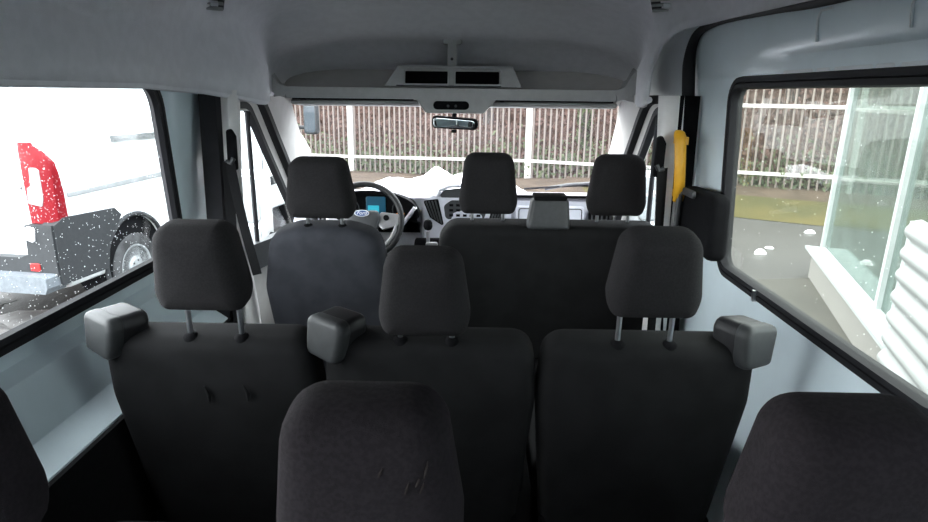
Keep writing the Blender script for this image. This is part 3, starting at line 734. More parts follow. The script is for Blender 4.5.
for cx, m_ in ((-.545, 'plastic_dark'), (-.265, 'plastic_dark')):
    MB().tube([D((cx+.055*math.cos(a), 3.158, .82+.055*math.sin(a))) for a in [2*PI*i/20 for i in range(20)]], .003, 6, closed=True).build('dial_ring', m_, clu)
MB().tube([D((-.275+.018*math.cos(a), 3.12, .80+.012*math.sin(a))) for a in [PI*(.1+i/9) for i in range(9)]], .004, 6).build('stalk_light', 'amber', clu)
# centre stack
cs = MB()
cs.pad([(-.16, .52), (.24, .52), (.30, .84), (.26, .905), (.06, .935), (-.10, .925), (-.185, .875)], [.03, .03, .05, .04, .05, .04, .03], .26, .025, .01, T=Matrix.Translation(D((0, 3.10, 0))) @ Matrix.Rotation(math.radians(-6), 4, 'X'), K=3, n=5)
cso = cs.build('centre_stack', 'dash', d)
# Matrix tilt moves the face: helper giving a point on the face
def CSP(x, z, o=0):
    v = Matrix.Rotation(math.radians(-6), 4, 'X') @ Vector((x, o, z)); return D((v.x, v.y+3.10, v.z))
def face_pad(poly, rad, o, dep, name, m, par, er=.003):
    T = Matrix.Translation(D((0, 3.10, 0))) @ Matrix.Rotation(math.radians(-6), 4, 'X') @ Matrix.Translation((0, o, 0))
    return MB().pad(poly, rad, dep, er, T=T, K=2, n=4).build(name, m, par)
VO = .339   # face offset created by the tilt is handled by rotating about z=0: bring parts to the face plane
for sg in (1, -1):
    cx = .055
    mx = lambda x: x if sg > 0 else 2*cx-x
    poly = [(mx(-.165), .868), (mx(-.130), .782), (mx(-.055), .735), (mx(-.088), .878)]
    if sg < 0: poly = poly[::-1]
    v = face_pad(poly, .008, -.010, .012, 'air_vent', 'black', cso)
    for k in range(4):
        f = .18+k*.21
        a = (mx(-.165+(.077)*f), .868+.010*f); b_ = (mx(-.130+.075*f), .782-.047*f)
        MB().tube([CSP(a[0], a[1]-.006, -.012), CSP(b_[0], b_[1]+.006, -.012)], .0042, 6).build('vent_slat', 'plastic_dark', v)
rad_ = face_pad([(-.050, .772), (.15, .772), (.17, .85), (.12, .872), (-.02, .872), (-.06, .845)], .025, -.008, .010, 'radio', 'plastic_dark', cso)
for i in range(5):
    for j in range(3):
        MB().box((0, 0, 0), (.020, .006, .012), Matrix.Translation(CSP(-.02+i*.035, .795+j*.026, -.010))).build('radio_button', 'black', rad_)
sw = face_pad([(-.03, .735), (.14, .735), (.14, .760), (-.03, .760)], .006, -.008, .010, 'switch_strip', 'black', cso)
MB().box((0, 0, 0), (.022, .006, .010), Matrix.Translation(CSP(.03, .748, -.010))).build('warning_lamp', 'amber', sw)
tray = face_pad([(-.09, .885), (.20, .885), (.19, .915), (.03, .935), (-.06, .925)], .012, -.008, .010, 'top_tray', 'plastic_dark', cso)
MB().tube([CSP(*q, -.010) for q in ((-.095, .89), (-.08, .925), (-.03, .944), (.05, .950), (.15, .940), (.205, .915))], .010, 8).build('tray_rim', 'dash', tray)
# storage pocket between cluster and stack, gear recess
pk = MB().pad([(-.262, .70), (-.185, .70), (-.175, .755), (-.245, .765)], .012, .02, .005, T=Matrix.Translation(D((0, 3.165, 0))), K=2, n=4).build('pocket', 'black', d)
MB().tube([D((-.275, 3.17, .735)), D((-.20, 3.12, .84))], .011, 8).build('trim_bar', 'dash_lid', d)
MB().pad([(-.21, .62), (-.03, .62), (-.03, .685), (-.20, .685)], .015, .03, .006, T=Matrix.Translation(D((0, 3.09, 0))), K=2, n=4).build('gear_recess', 'black', d)
# left end: cup ledge and vent
MB().pad([(-.83, .70), (-.73, .70), (-.73, .80), (-.80, .84)], .02, .10, .01, T=Matrix.Translation(D((0, 3.10, 0))), K=3, n=4).build('corner_panel', 'dash_lid', d)
v = MB().pad([(-.715, .73), (-.60, .73), (-.60, .83), (-.715, .83)], .01, .02, .004, T=Matrix.Translation(D((0, 3.16, 0))), K=2, n=3).build('air_vent', 'black', d)
for k in range(4): MB().box((0, 0, 0), (.007, .01, .09), Matrix.Translation(D((-.70+k*.028, 3.157, .78)))).build('vent_slat', 'dash', v)
# passenger side: glovebox lid, upper shelf gap, right vent
for x0, x1 in ((.315, .66),):
    gl = MB().pad([(x0, .735), (x1, .735), (x1, .845), (x0, .845)], .012, .03, .006, T=Matrix.Translation(D((0, 3.172, 0))), K=3, n=4).build('glovebox_lid', 'dash_lid', d)
    MB().tube([D((q[0], 3.171, q[1])) for q in rrect(x0+.012, x1-.012, .747, .833, .012, 3)], .0025, 6, closed=True).build('lid_groove', 'plastic_dark', gl)
MB().box((0, 0, 0), (.46, .03, .010), Matrix.Translation(D((.50, 3.20, .892)))).build('shelf_gap', 'black', d)
v = MB().pad([(.685, .73), (.79, .73), (.79, .83), (.685, .83)], .01, .02, .004, T=Matrix.Translation(D((0, 3.168, 0))), K=2, n=3).build('air_vent', 'black', d)
for k in range(4): MB().box((0, 0, 0), (.007, .01, .09), Matrix.Translation(D((.70+k*.025, 3.165, .78)))).build('vent_slat', 'plastic_dark', v)

# gear lever
t = empty('gear_lever', (-.130, 3.04, .605), 'gear lever with dark round knob below the centre air vent', 'gear lever')
MB().lathe([(.004, .135), (.017, .14), (.023, .155), (.022, .174), (.015, .186), (.003, .19)], None, 18).build('knob', 'black', t)
MB().tube([(0, 0, 0), (0, 0, .06), (0, 0, .13)], [.012, .009, .010], 10).build('shaft', 'steel', t)
MB().lathe([(.05, 0), (.048, .012), (.03, .035), (.015, .06), (.012, .07)], None, 18).build('gaiter', 'black', t)
MB().pad([(-.03, .02), (.03, .02), (.03, .06), (-.03, .06)], .01, .02, .004, T=Matrix.Translation((.02, -.03, .02)), K=2, n=3).build('gate_badge', 'chrome', t)
structure(MB().box((-.09, 3.12, .30), (.34, .26, .60)).build('trim_16', 'black', smooth=0))

# steering wheel
t = empty('steering_wheel', (-.445, 3.0, .79), 'black steering wheel with silver spokes and oval badge', 'steering wheel')
T = Matrix.Rotation(math.radians(-26), 4, 'X')       # local x,z plane, tilted back at the top
rr = .188
MB().tube([T @ Vector((rr*math.cos(a), 0, rr*math.sin(a))) for a in [2*PI*i/48 for i in range(48)]], .0155, 12, closed=True).build('rim', 'rim_leather', t)
hub = MB().pad([(-.062, -.085), (.062, -.085), (.088, .02), (.076, .055), (-.076, .055), (-.088, .02)], .022, .05, .014, .008, T=T @ Matrix.Translation((0, -.03, -.005)), K=3, n=5).build('hub', 'plastic_dark', t)
for sg in (-1, 1):
    sp_ = [(sg*.085, .045), (sg*.18, .035), (sg*.178, -.02), (sg*.10, -.045), (sg*.075, -.02)]
    if sg > 0: sp_ = sp_[::-1]
    so = MB().pad(sp_, .012, .022, .006, T=T @ Matrix.Translation((0, -.014, 0)), K=2, n=4).build('spoke', 'chrome', t)
    MB().lathe([(.014, 0), (.014, .004), (.010, .006)], T @ Matrix.Translation((sg*.115, -.014, .014)) @ Matrix.Rotation(PI/2, 4, 'X'), 16).build('button', 'black', so)
    MB().tube([T @ Vector((sg*.035, -.012, -.085)), T @ Vector((sg*.06, -.010, -.125)), T @ Vector((sg*.085, -.006, -.165))], .010, 8).build('lower_spoke', 'chrome', t)
MB().tube([T @ Vector((.166*math.cos(a), -.010, .166*math.sin(a))) for a in [-.05-i*.12 for i in range(9)]], [.004, .008, .010, .010, .010, .010, .010, .008, .004], 8).build('rim_insert', 'chrome', t)
bd = MB(); bd.lathe([(1, 0), (1, .5), (.8, 1)], T @ Matrix.Translation((0, -.038, .028)) @ Matrix.Rotation(PI/2, 4, 'X') @ Matrix.Diagonal((.034, .015, .006, 1)), 28)
bdo = bd.build('badge', 'badge', hub)
MB().tube([T @ Matrix.Translation((0, -.041, .028)) @ Vector((.034*math.cos(a), 0, .015*math.sin(a))) for a in [2*PI*i/28 for i in range(28)]], .002, 6, closed=True).build('badge_rim', 'white_letter', bdo)
cu = bpy.data.curves.new('lettering', 'FONT'); cu.body = 'Ford'; cu.size = .026; cu.align_x = 'CENTER'; cu.align_y = 'CENTER'; cu.extrude = .0006; cu.shear = .3
co_ = bpy.data.objects.new('lettering_curve', cu); COL.objects.link(co_)
bpy.context.view_layer.update()
me = bpy.data.meshes.new_from_object(co_.evaluated_get(bpy.context.evaluated_depsgraph_get()))
bpy.data.objects.remove(co_); me.materials.clear(); me.materials.append(M['white_letter'])
lo = bpy.data.objects.new('lettering', me); COL.objects.link(lo); lo.parent = bdo
lo.matrix_local = T @ Matrix.Translation((0, -.0448, .028)) @ Matrix.Rotation(PI/2, 4, 'X')
MB().tube([T @ Vector((0, .02, 0)), (0, .28, -.10)], .035, 12).build('column', 'black', t)
MB().tube([T @ Vector((.03, .05, 0)), T @ Vector((.16, .06, .03))], .010, 8).build('wiper_stalk', 'black', t)

# ================================================================== OWN VAN OUTSIDE
hm_ = MB(); hm_.grid(frange(-.85, .85, .17), [3.80, 3.95, 4.2, 4.5, 4.75, 4.9], lambda x, y: Vector((x, y, lerp_tab([(3.80, .74), (3.95, .76), (4.2, .70), (4.5, .58), (4.75, .40), (4.9, .15)], y)-.10*(x/.85)**4)))
structure(solid(hm_.build('trim_hood', 'hood'), .02, -1))
sn = MB()
def snow_h(x):
    b = [(-.85, 0), (-.72, .07), (-.60, .10), (-.45, .145), (-.33, .130), (-.24, .150), (-.20, .185), (-.15, .215), (-.10, .185), (-.04, .155), (.05, .17), (.12, .14), (.25, .12), (.34, .11), (.42, .07), (.48, .02), (.56, 0)]
    return lerp_tab(b, x)
from mathutils import noise as mn
def snf(x, v):
    y = 3.86+v*.66; prof = math.sin(min(1, v*2.2)*PI/2)*(1-max(0, v-.45)/.55)**.6 if v < 1 else 0
    z0 = lerp_tab([(3.80, .74), (3.95, .76), (4.2, .70), (4.5, .58)], y)-.10*(x/.85)**4
    hh = snow_h(x)*prof*1.0
    return Vector((x, y, z0+.004+hh+(mn.noise(Vector((x*14, y*14, 0)))*.018 if hh > .02 else 0)))
so = sn.grid(frange(-.84, .56, .02), frange(0, 1, .05), snf).build('snow_pile', 'snow', smooth=80)
tag(so, 'lumpy white snow lying on the hood beyond the windscreen', 'snow')
# wiper
t = empty('windscreen_wiper', (.62, 3.74, .84), 'dark wiper arm resting on the passenger side of the windscreen', 'wiper')
MB().tube([(.22, -.03, .06), (.05, .04, .035), (-.09, .09, .0)], [.007, .009, .012], 8).build('arm', 'plastic_dark', t)
MB().tube([(.24, -.02, .045), (.0, .055, .02), (-.22, .07, .0)], .006, 8).build('blade', 'black', t)
# exterior mirrors
def door_mirror(x, y, sg, label):
    t = empty('door_mirror', (x, y, .55), label, 'door mirror')
    T = Matrix.Rotation(sg*math.radians(8), 4, 'Z')
    a = .10
    MB().pad([(-a, 0), (a, 0), (a, .44), (-a, .44)], .05, .13, .035, .0, front_bulge=.02, T=T, K=3, n=5).build('housing', 'hood', t)
    MB().pad([(-a+.018, .165), (a-.018, .165), (a-.018, .42), (-a+.018, .42)], .03, .006, .001, T=T @ Matrix.Translation((0, -.004, 0)), K=2, n=4).build('mirror_glass', 'mirror', t)
    MB().pad([(-a+.018, .02), (a-.018, .02), (a-.018, .15), (-a+.018, .15)], .03, .006, .001, bulge=.004, T=T @ Matrix.Translation((0, -.004, 0)), K=2, n=4).build('wide_angle_glass', 'mirror', t)
    MB().tube([(-sg*.08, .05, .08), (-sg*.20, .06, .06)], .03, 8).build('arm', 'black', t)
door_mirror(-1.12, 3.28, -1, 'white two-glass door mirror outside the driver window')
door_mirror(1.10, 3.50, 1, 'white two-glass door mirror outside the passenger window')

# ================================================================== OUTSIDE
GZ = -.65
structure(MB().grid(frange(-40, 40, 8), frange(-20, 45, 6.5), lambda x, y: Vector((x, y, GZ))).build('ground', 'asphalt', smooth=0))
pv = MB().extrude([(1.6, -2), (1.9, 6.4), (3.4, 7.0), (4.6, 7.2), (6, 4), (6, -2)], [], lambda u, v, t: Vector((u, v, t)), GZ+.002, GZ+.008)
structure(pv.build('ground_paving', 'paving', smooth=0))
A = [Vector((-12.5, 19.65, 0)), Vector((-7.62, 18.02, 0)), Vector((-3.124, 16.55, 0)), Vector((1.374, 15.08, 0)), Vector((7.08, 11.75, 0)), Vector((10.4, 9.82, 0)), Vector((13.6, 7.95, 0))]
def fy(x):
    return lerp_tab([(p.x, p.y) for p in A], x)
def rise(x):
    k = max(0, min(1, (x+.5)/5.5)); return .29*k*k*(3-2*k)
# grass verge (right) and bare earth (left) before the fence
gm = MB(); gm.grid(frange(2.2, 13, .3), frange(0, 1, .1), lambda x, v: Vector((x, fy(x)+.3-v*(2.6 if x > 3 else 1.5), GZ+.012+.03*math.sin(v*PI)+rise(x)*(1-v))))
tag(gm.build('grass', 'grass'), 'yellow green mown grass strip in front of the fence', 'grass', kind='stuff')
gm = MB(); gm.grid(frange(-12, 2.4, .4), frange(0, 1, .1), lambda x, v: Vector((x, fy(x)+.4-v*3.2, GZ+.02+.03*math.sin(v*PI)+rise(x)*(1-v))))
structure(gm.build('ground_earth', 'earth'))
gm = MB(); gm.grid(frange(2.2, 13, .4), frange(0, 1, .1), lambda x, v: Vector((x, fy(x)+.5-v*1.25, GZ+.04+.03*math.sin(v*PI)+rise(x)*(1-max(0, (v*1.25-.2))/2.6))))
structure(gm.build('ground_edge', 'earth'))

# fence: posts, and panels of rails and pales
n_post = 0
plab = ['white square fence post left of centre, seen above the driver headrest', 'white square fence post seen between the two passenger headrests']
for i, p in enumerate(A[1:6]):
    t = empty('fence_post', (p.x, p.y, GZ), ['white square fence post hidden behind the neighbouring white van', plab[0], plab[1], 'white square fence post right of the windscreen, before the kiosk', 'white square fence post seen through the kiosk glass'][i], 'fence post', 'white posts of the fence')
    w_ = .14 if i != 3 else .08
    MB().box((0, 0, 1.15), (w_, w_, 2.3)).build('shaft', 'fence_white', t, smooth=0)
    MB().pad([(-w_/2-.01, 2.3), (w_/2+.01, 2.3), (w_/2+.01, 2.34), (-w_/2-.01, 2.34)], .005, w_+.02, .004, T=Matrix.Translation((0, -w_/2-.01, 0)), K=2, n=2).build('cap', 'fence_white', t)
zl = {0: -.30, 1: -.28, 2: -.24, 3: -.14, 4: -.04, 5: .0, 6: .0}
flab = ['cream railing fence panel furthest left behind the white van', 'cream railing fence panel seen over the nose of the white van',
        'cream railing fence panel between the two white posts, above the dashboard', 'cream railing fence panel right of the central post, behind the passenger headrest',
        'cream railing fence panel seen through the sliding door window and kiosk glass', 'cream railing fence panel far right behind the kiosk']
for i in range(1, 5):
    a, b = A[i], A[i+1]; u = (b-a).normalized(); Lh = (b-a).length; nrm = Vector((u.y, -u.x, 0))
    t = empty('railing', (a.x, a.y, GZ), flab[i], 'fence panel', 'railing panels of the fence')
    off = nrm*.03
    for (h0, h1, th) in ((zl[i]-GZ, zl[i+1]-GZ, .066), (1.88, 1.88, .07)):
        MB().tube([off+Vector((0, 0, h0)), off+(b-a)+Vector((0, 0, h1))], 0, prof=[(-th/2, -.02), (th/2, -.02), (th/2, .02), (-th/2, .02)], up=(0, 0, 1)).build('rail', 'fence_white', t, smooth=0)
    k = int(Lh/.142); base = None
    for j in range(k):
        s_ = .12+j*.142
        if s_ > Lh-.08: break
        if base is None:
            base = MB().tube([(0, 0, .06), (0, 0, 2.20), (0, 0, 2.24)], [.021, .021, .006], 6).build('pale', 'fence', t); o = base
        else:
            o = base.copy(); COL.objects.link(o); o.parent = t
        o.location = u*s_

# wooded bank behind the fence
def bank_z(d, x): return GZ+rise(x)+max(0, d-.2)*.62+.25*mn.noise(Vector((x*.3, d*.3, 0)))*min(1, d)
U_ = Vector((-.31, .95, 0))
def bank(x, d):
    return Vector((x, fy(x)+d*1.0, bank_z(d, x)))
bk = MB().grid(frange(-24, 26, .8), [-.0, .3, .6, 1, 1.5, 2, 3, 4, 5, 6, 8, 10, 13, 16], lambda x, d: Vector((x, (fy(x) if -12.5 < x < 13.6 else (19.65 if x < 0 else 7.95))+d, bank_z(d, x)))).build('ground_bank', 'bank', smooth=60)
structure(bk)
lf = MB(); iv = MB()
def leaf(mb, c, r):
    a = random.uniform(0, 2*PI); nv = Vector((random.uniform(-.7, .7), random.uniform(-1, -.1), random.uniform(.0, 1))).normalized()
    t1 = nv.cross(Vector((math.cos(a), math.sin(a), .3))).normalized(); t2 = nv.cross(t1)
    mb.add([c+t1*r, c+t2*r*.55, c-t1*r, c-t2*r*.55], [(0, 1, 2, 3)])
for i in range(15000):
    x = random.uniform(-8, 12); dd = random.uniform(.3, 9)
    c = bank(x, dd)+Vector((0, 0, random.uniform(.0, .14)))
    leaf(lf, c, random.uniform(.05, .11))
for i in range(6500):
    x = random.uniform(-8, 12); dd = random.uniform(.05, .6)+random.random()**4*.9
    c = bank(x, dd)+Vector((0, -.15, random.random()**1.5*(.40+.25*mn.noise(Vector((x*.8, 0, 0))))))
    leaf(iv, c, random.uniform(.035, .075))
tag(lf.build('leaf_litter', 'leaf1', smooth=0), 'pinkish brown dead leaves covering the bank behind the fence', 'leaves', kind='stuff')
tag(iv.build('ivy_undergrowth', 'leaf2', smooth=0), 'low green ivy and weeds along the foot of the fence', 'undergrowth', kind='stuff')
tw = MB()
for i in range(420):
    x = random.uniform(-8, 12); dd = random.uniform(.5, 7); p = bank(x, dd)
    q = p+Vector((random.uniform(-.5, .5), random.uniform(-.2, .2), random.uniform(.6, 1.9)))
    tw.tube([p, (p+q)/2+Vector((random.uniform(-.1, .1), 0, 0)), q], [.012, .009, .004], 4, cap=False)
tag(tw.build('bare_twig', 'twig'), 'thin bare twigs of the undergrowth on the bank', 'twigs', kind='stuff')
tlab = ['bare grey tree trunk on the bank left of the rear-view mirror', 'bare grey tree trunk on the bank just right of the mirror', 'slim bare trunk on the bank right of the central fence post', 'tree trunk wrapped in green ivy above the right passenger headrest', 'leaning bare trunk on the bank seen past the left fence post', 'dark bare trunk on the bank seen through the sliding door window']
for i, (px, dd, r) in enumerate(((-.9, 3.0, .16), (.45, 2.2, .13), (2.0, 3.2, .12), (2.75, 1.2, .12), (-2.3, 4.0, .15), (7.2, 3.0, .14))):
    b0 = bank(px, dd)
    t = empty('tree', b0, tlab[i], 'tree', 'trees on the bank')
    pts = [Vector((0, 0, -.2)), Vector((.03, 0, .8)), Vector((.02*i-.05, .05, 2.2)), Vector((.08*i-.2, .1, 4.5))]
    MB().tube(catmull(pts, 4), [r*(1.15-.4*k/12) for k in range(13)], 10).build('trunk', 'bark', t)
    MB().tube([Vector((.02, 0, 1.6)), Vector((.4, .1, 2.3)), Vector((.7, .1, 3.4))], [r*.45, r*.35, r*.2], 8).build('branch', 'bark', t)
    if i == 3:
        im = MB()
        for k in range(700):
            a = random.uniform(0, 2*PI); z = random.uniform(0, 3.2)
            leaf(im, Vector((math.cos(a)*(r+.05), math.sin(a)*(r+.05), z)), random.uniform(.04, .07))
        io = im.build('ivy', 'leaf2', t, smooth=0); io['label'] = 'green ivy covering the trunk'; io['kind'] = 'stuff'

# --- neighbouring white van
th = math.radians(8)
van = empty('panel_van', (-3.37, 5.1, GZ), 'white delivery van parked on the left, rear corner and wheel in view', 'van', rz=-th)
# local: x to the right (0 = right flank, negative = into the van), y forward, z up
def vring(y, W, z0, z1, ins):
    lo, hi = 0, -W
    return [Vector((p.x, y, p.y)) for p in rpoly([(hi, z0), (lo, z0), (lo, min(1.25, z1-.05)), (lo-ins, z1), (hi+ins, z1), (hi, min(1.25, z1-.05))], [.05, .05, .3, .14, .14, .3], 0, 5)]
rs = []
for y, z1, i_, e in ((-.02, 2.40, .14, .05), (.0, 2.42, .13, .03), (.05, 2.45, .12, .0), (2.0, 2.47, .12, 0), (4.1, 2.45, .12, 0), (4.55, 2.30, .14, 0), (4.85, 1.95, .16, .01), (5.15, 1.58, .16, .03), (5.40, 1.44, .16, .05), (5.65, 1.20, .16, .10), (5.85, .92, .12, .18), (5.92, .75, .1, .24)):
    r_ = vring(y, 2.05-2*e, .38, z1, i_); rs.append([p+Vector((-e, 0, 0)) for p in r_])
vb = MB().rings(rs).build('body', 'vanwhite', van, smooth=40)
bpy.context.view_layer.update()
cutm = MB(); 
for yy in (.90, 4.94):
    cutm.lathe([(.43, -.3), (.43, .3)], Matrix.Translation((0, yy, .43)) @ Matrix.Rotation(PI/2, 4, 'Y'), 40)
cut = cutm.build('cutter', 'black', smooth=0); cut.matrix_world = van.matrix_world.copy()
bm2 = vb.modifiers.new('arch', 'BOOLEAN'); bm2.object = cut; bm2.operation = 'DIFFERENCE'; bm2.solver = 'EXACT'
bpy.context.view_layer.update()
dg = bpy.context.evaluated_depsgraph_get()
cut.matrix_world = van.matrix_world.copy(); bpy.context.view_layer.update()
me = bpy.data.meshes.new_from_object(vb.evaluated_get(bpy.context.evaluated_depsgraph_get()))
vb.modifiers.clear(); vb.data = me; bpy.data.objects.remove(cut)
me.materials.clear(); me.materials.append(M['vanwhite'])
fx = lambda u, v, t: Vector((t, u, v))
for yy in (.90, 4.94):
    # arch lip and liner
    arcp = [(-.28, .20), *[(.44*math.cos(a), .44*math.sin(a)) for a in [PI-.35-(PI-.7)*i/24+0 for i in range(25)]]][1:]
    MB().tube([Vector((.004, yy+a, .43+b)) for a, b in [(.44*math.cos(q), .44*math.sin(q)) for q in [PI*1.08-(PI*1.16)*i/28 for i in range(29)]]], .022, 8).build('arch_lip', 'vangrey', van)
    MB().lathe([(.425, -.32), (.425, -.01)], Matrix.Translation((-.02, yy, .43)) @ Matrix.Rotation(PI/2, 4, 'Y'), 40).build('arch_liner', 'black', van)
    # wheel
    T = Matrix.Translation((0, yy, .343)) @ Matrix.Rotation(PI/2, 4, 'Y')
    wh = MB().lathe([(.20, -.22), (.32, -.22), (.343, -.19), (.343, -.06), (.325, -.02), (.27, -.005), (.225, -.012), (.222, -.04)], T, 44).build('wheel', 'tyre', van)
    rm = MB().lathe([(.224, -.03), (.22, -.012), (.205, -.014), (.195, -.04), (.15, -.055), (.105, -.03), (.085, -.028), (.075, -.012), (.03, -.008), (.001, -.008)], T, 44).build('wheel_disc', 'rim', wh)
    for k in range(12):
        a = 2*PI*k/12
        MB().lathe([(.021, 0), (.021, .004), (.001, .004)], Matrix.Translation((-.044, yy+.172*math.cos(a), .343+.172*math.sin(a))) @ Matrix.Rotation(PI/2+.0, 4, 'Y'), 12).build('vent_hole', 'black', rm)
    for k in range(5):
        a = 2*PI*k/5
        MB().lathe([(.011, 0), (.011, .010), (.001, .012)], Matrix.Translation((-.020, yy+.055*math.cos(a), .343+.055*math.sin(a))) @ Matrix.Rotation(PI/2, 4, 'Y'), 8).build('wheel_bolt', 'vangrey', rm)
# rear bumper: side wing, bar, step
MB().extrude([(-.09, .44), (.47, .44), (.51, .62), (.63, .80), (.72, .90), (.64, .975), (.02, 1.0), (-.09, .95)], [], fx, -.10, .025).build('bumper_side', 'vangrey', van, smooth=30)
MB().extrude([(-2.0, .52), (.01, .52), (.01, .955), (-.24, .95), (-.25, .70), (-.32, .67), (-2.0, .67)], [], lambda u, v, t: Vector((u, t, v)), -.11, -.01).build('rear_bumper', 'vangrey', van, smooth=30)
MB().extrude([(-2.0, .40), (-.02, .40), (.005, .45), (.0, .53), (-.03, .545), (-2.0, .545)], [], lambda u, v, t: Vector((u, t, v)), -.24, -.02).build('bumper_step', 'vanstep', van, smooth=30)
MB().box((-.47, -.06, .37), (.10, .06, .05)).build('tow_bracket', 'vanstep', van)
MB().tube([(-.02, .0, .42), (-.02, .36, .40)], .012, 6).build('lower_edge', 'steel', van)
MB().pad([(-.255, .56), (-.165, .56), (-.165, .625), (-.255, .625)], .012, .012, .003, T=Matrix.Translation((.02, -.122, 0)), K=2, n=3).build('reflector', 'reflector', van)
MB().pad([(-.235, .83), (-.16, .80), (-.14, .93), (-.22, .945)], .02, .03, .01, T=Matrix.Translation((0, -.128, 0)), K=2).build('snow_on_bumper', 'snow', van, smooth=0)
# tail lamp wrapping the corner
rs = []
for z, rin, sd in ((.955, -.235, .08), (1.0, -.238, .082), (1.2, -.245, .075), (1.35, -.25, .055), (1.46, -.252, .025), (1.54, -.252, .0), (1.60, -.25, -.04), (1.62, -.245, -.045)):
    c = .02
    if sd > .02:
        loop = [(rin, -.035), (rin+.02, -.05), (-.03, -.05), (.012, -.02), (.016, sd), (-.02, sd), (-.05, .02), (rin+.02, .02)]
    else:
        e = -.03+sd*2.2
        loop = [(rin, -.035), (rin+.02, -.05), (e-.05, -.05), (e-.02, -.048), (e, -.02), (e-.01, .0), (e-.03, .02), (rin+.02, .02)]
    rs.append([Vector((a, b, z)) for a, b in loop])
tl = MB().rings(rs).build('tail_lamp', 'tail', van, smooth=50)
MB().pad([(-.215, 1.12), (-.09, 1.10), (-.07, 1.17), (-.07, 1.40), (-.10, 1.42), (-.16, 1.42), (-.17, 1.27), (-.205, 1.25)][:8], .012, .01, .003, T=Matrix.Translation((0, -.057, 0)), K=2, n=3).build('clear_lens', 'lens', tl)
# flank: sliding door track, mouldings, door joints, glazing
MB().box((-.022, 1.55, 1.60), (.05, 1.55, .052)).build('door_track', 'track', van)
MB().pad([(.12, 1.155), (1.9, 1.18), (1.9, 1.235), (.12, 1.195)], .012, .03, .006, T=Matrix.Translation((.012, 0, 0)) @ Matrix.Rotation(PI/2, 4, 'Z'), K=2, n=3).build('side_moulding', 'mould', van)
MB().pad([(.12, 1.46), (.75, 1.475), (.75, 1.49), (.12, 1.485)], .005, .02, .004, T=Matrix.Translation((-.012, 0, 0)) @ Matrix.Rotation(PI/2, 4, 'Z'), K=2, n=3).build('upper_crease', 'vanwhite', van)
MB().tube([(-.90, -.025, .70), (-.90, -.025, 2.3)], .008, 6).build('rear_door_joint', 'vangrey', van)
MB().box((-.55, -.022, 1.11), (.90, .008, .012)).build('rear_crease', 'mould', van)
MB().tube([(-.28, -.03, 1.245), (-.48, -.03, 1.255)], .014, 8).build('rear_handle', 'mould', van)
MB().box((.005, 3.2, .80), (.03, 3.2, .12)).build('flank_rubbing_strip', 'vangrey', van)
MB().extrude([(3.78, 1.32), (4.75, 1.32), (4.60, 1.75), (4.35, 2.02), (3.78, 2.02)], [], lambda u, v, t: Vector((t-(.12*(v-1.25)/1.2), u, v)), -.02, .012).build('cab_window', 'car_glass_pale', van, smooth=0)
MB().tube([(.008, 3.68, .55), (.0, 3.68, 1.3), (-.09, 3.68, 2.1)], .006, 6).build('door_joint', 'vangrey', van)
wsm = MB(); wsm.extrude([(-1.80, .0), (-.22, .0), (-.28, 1.0), (-1.74, 1.0)], [], lambda u, v, t: Vector((u, 5.14-v*.56+t*.8, 1.62+v*.66+t*.6)), 0, .02)
wsm.build('windscreen', 'car_glass', van, smooth=0)
m_ = MB().pad([(-.11, 0), (.11, 0), (.11, .46), (-.11, .46)], .05, .14, .03, T=Matrix.Translation((.24, 4.86, 1.40)), K=3, n=4).build('wing_mirror', 'vangrey', van)
MB().pad([(-.085, .03), (.085, .03), (.085, .43), (-.085, .43)], .04, .006, .001, T=Matrix.Translation((.24, 4.856, 1.40)), K=2, n=4).build('mirror_glass', 'car_glass', m_)
MB().tube([(-.05, 4.98, 1.50), (.18, 4.93, 1.50)], .03, 8).build('mirror_arm', 'vangrey', van)

# slush beside the van, lumps of snow on the right
sl = MB()
def patch(mb, x, y, r, h, ax=1.0):
    n = 18; rs = []
    k = random.random()*10
    for f, hh in ((1, 0), (.8, .6), (.45, 1), (.05, 1.05)):
        rs.append([Vector((x+ax*r*f*math.cos(a)*(1+.35*mn.noise(Vector((k, math.cos(a)*1.7, math.sin(a)*1.7)))), y+r*f*math.sin(a)*(1+.35*mn.noise(Vector((k+5, math.cos(a)*1.7, math.sin(a)*1.7)))), GZ+.004+h*hh)) for a in [2*PI*i/n for i in range(n)]])
    mb.rings(rs, cap=True)
for i in range(46):
    patch(sl, random.uniform(-5.2, -1.7), random.uniform(2.2, 6.0), random.uniform(.08, .34), random.uniform(.01, .03), 1.5)
tag(sl.build('slush', 'slush', smooth=60), 'grey melting slush patches on the wet asphalt beside the white van', 'slush', kind='stuff')
for i, (x, y, r, h, lb) in enumerate(((3.97, 8.26, .13, .10, 'nearest small white snow lump on the asphalt seen through the sliding door window'), (3.55, 8.65, .16, .03, 'thin flat snow scrap on the asphalt left of the snow lump'), (5.36, 9.67, .13, .07, 'small white snow lump near the kiosk corner'), (3.72, 9.05, .09, .03, 'little snow scrap furthest left on the asphalt by the grass'), (4.25, 8.6, .10, .03, 'little snow scrap just right of the nearest lump'), (6.3, 8.15, .30, .22, 'white snow heap seen through the kiosk glass'))):
    pm = MB(); patch(pm, x, y, r*.5, h*.6, 1.2)
    tag(pm.build('snow_lump', 'snow', smooth=60), lb, 'snow', 'lumps of snow on the yard')

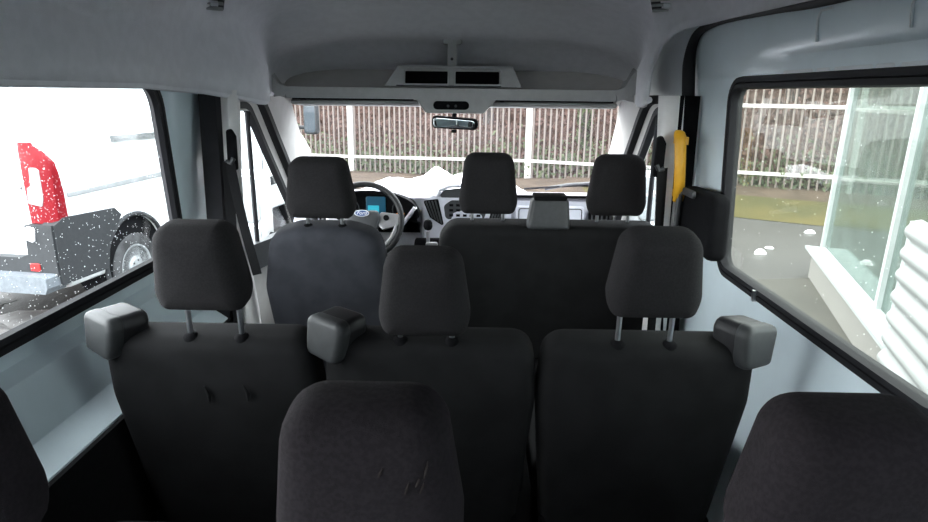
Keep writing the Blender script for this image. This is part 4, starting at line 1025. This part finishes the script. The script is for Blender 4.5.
# --- glazed kiosk on the right
kd = Vector((-.314, -.949, 0)); kn = Vector((-.949, .314, 0))
K0 = Vector((4.06, 7.18, GZ))
kx = empty('glass_kiosk', K0, 'glazed kiosk with white sill and ribbed roller shutter outside the sliding door', 'kiosk')
kx.matrix_world = Matrix.Translation(K0) @ Matrix.Rotation(math.radians(-1.1), 4, kd)
def KP(s_, n_, z): return kd*s_+kn*n_+Vector((0, 0, z))
MB().add([KP(s_, n_, z) for s_ in (0, 6) for n_ in (0, -.30) for z in (0, .27)], [(0, 1, 3, 2), (4, 6, 7, 5), (0, 4, 5, 1), (2, 3, 7, 6), (0, 2, 6, 4), (1, 5, 7, 3)]).build('plinth', 'kiosk', kx, smooth=0)
MB().add([KP(s_, n_, z) for s_ in (-.36, 6) for n_ in (.02, -.45) for z in (.27, .30)], [(0, 1, 3, 2), (4, 6, 7, 5), (0, 4, 5, 1), (2, 3, 7, 6), (0, 2, 6, 4), (1, 5, 7, 3)]).build('sill', 'kiosk_sill', kx, smooth=0)
GN = -.20
for s_ in (-.42, 2.03, 4.5):
    o = MB(); o.add([KP(a, b, z) for a in (s_-.035, s_+.035) for b in (GN+.04, GN-.05) for z in (.29, 2.75)], [(0, 1, 3, 2), (4, 6, 7, 5), (0, 4, 5, 1), (2, 3, 7, 6), (0, 2, 6, 4), (1, 5, 7, 3)])
    o.build('mullion', 'kiosk_frame', kx, smooth=0)
for s0, s1 in ((-.385, 1.995), (2.065, 4.465)):
    MB().add([KP(a, b, z) for a in (s0, s1) for b in (GN, GN-.012) for z in (.30, 2.72)], [(0, 1, 3, 2), (4, 6, 7, 5), (0, 4, 5, 1), (2, 3, 7, 6), (0, 2, 6, 4), (1, 5, 7, 3)]).build('glass_pane', 'glass_kiosk', kx, smooth=0)
MB().add([KP(a, b, z) for a in (-.5, 6) for b in (.0, -3.0) for z in (2.75, 2.95)], [(0, 1, 3, 2), (4, 6, 7, 5), (0, 4, 5, 1), (2, 3, 7, 6), (0, 2, 6, 4), (1, 5, 7, 3)]).build('roof', 'kiosk', kx, smooth=0)
MB().add([KP(a, b, z) for a in (-.45, -.39) for b in (-2.9, -2.8) for z in (0, 2.75)], [(0, 1, 3, 2), (4, 6, 7, 5), (0, 4, 5, 1), (2, 3, 7, 6), (0, 2, 6, 4), (1, 5, 7, 3)]).build('mullion', 'kiosk_frame', kx, smooth=0)
# ribbed white roller shutter fixed to the near end
KS = kd*3.10
sm = MB(); rs = []
pit = .155; nz = 8
prof = []
for k in range(nz):
    for j in range(7):
        a = j/6*PI; prof.append((.02+.046*math.sin(a), .02+k*pit+pit*.92*j/6))
prof = [(-.02, .02)]+prof+[(-.02, nz*pit+.02)]
sm.extrude([(b, a) for a, b in prof], [], lambda u, v, t: KS+kd*t+kn*v+Vector((0, 0, u)), 0, 2.6)
sh_ = sm.build('roller_shutter', 'shutter', kx, smooth=50); sh_['label'] = 'white ribbed roller shutter'
MB().tube([KS+kd*-.02, KS+kd*-.02+Vector((0, 0, 1.24))], 0, prof=[(-.03, -.02), (.03, -.02), (.03, .02), (-.03, .02)], up=(1, 0, 0)).build('guide_rail', 'kiosk_frame', sh_, smooth=0)
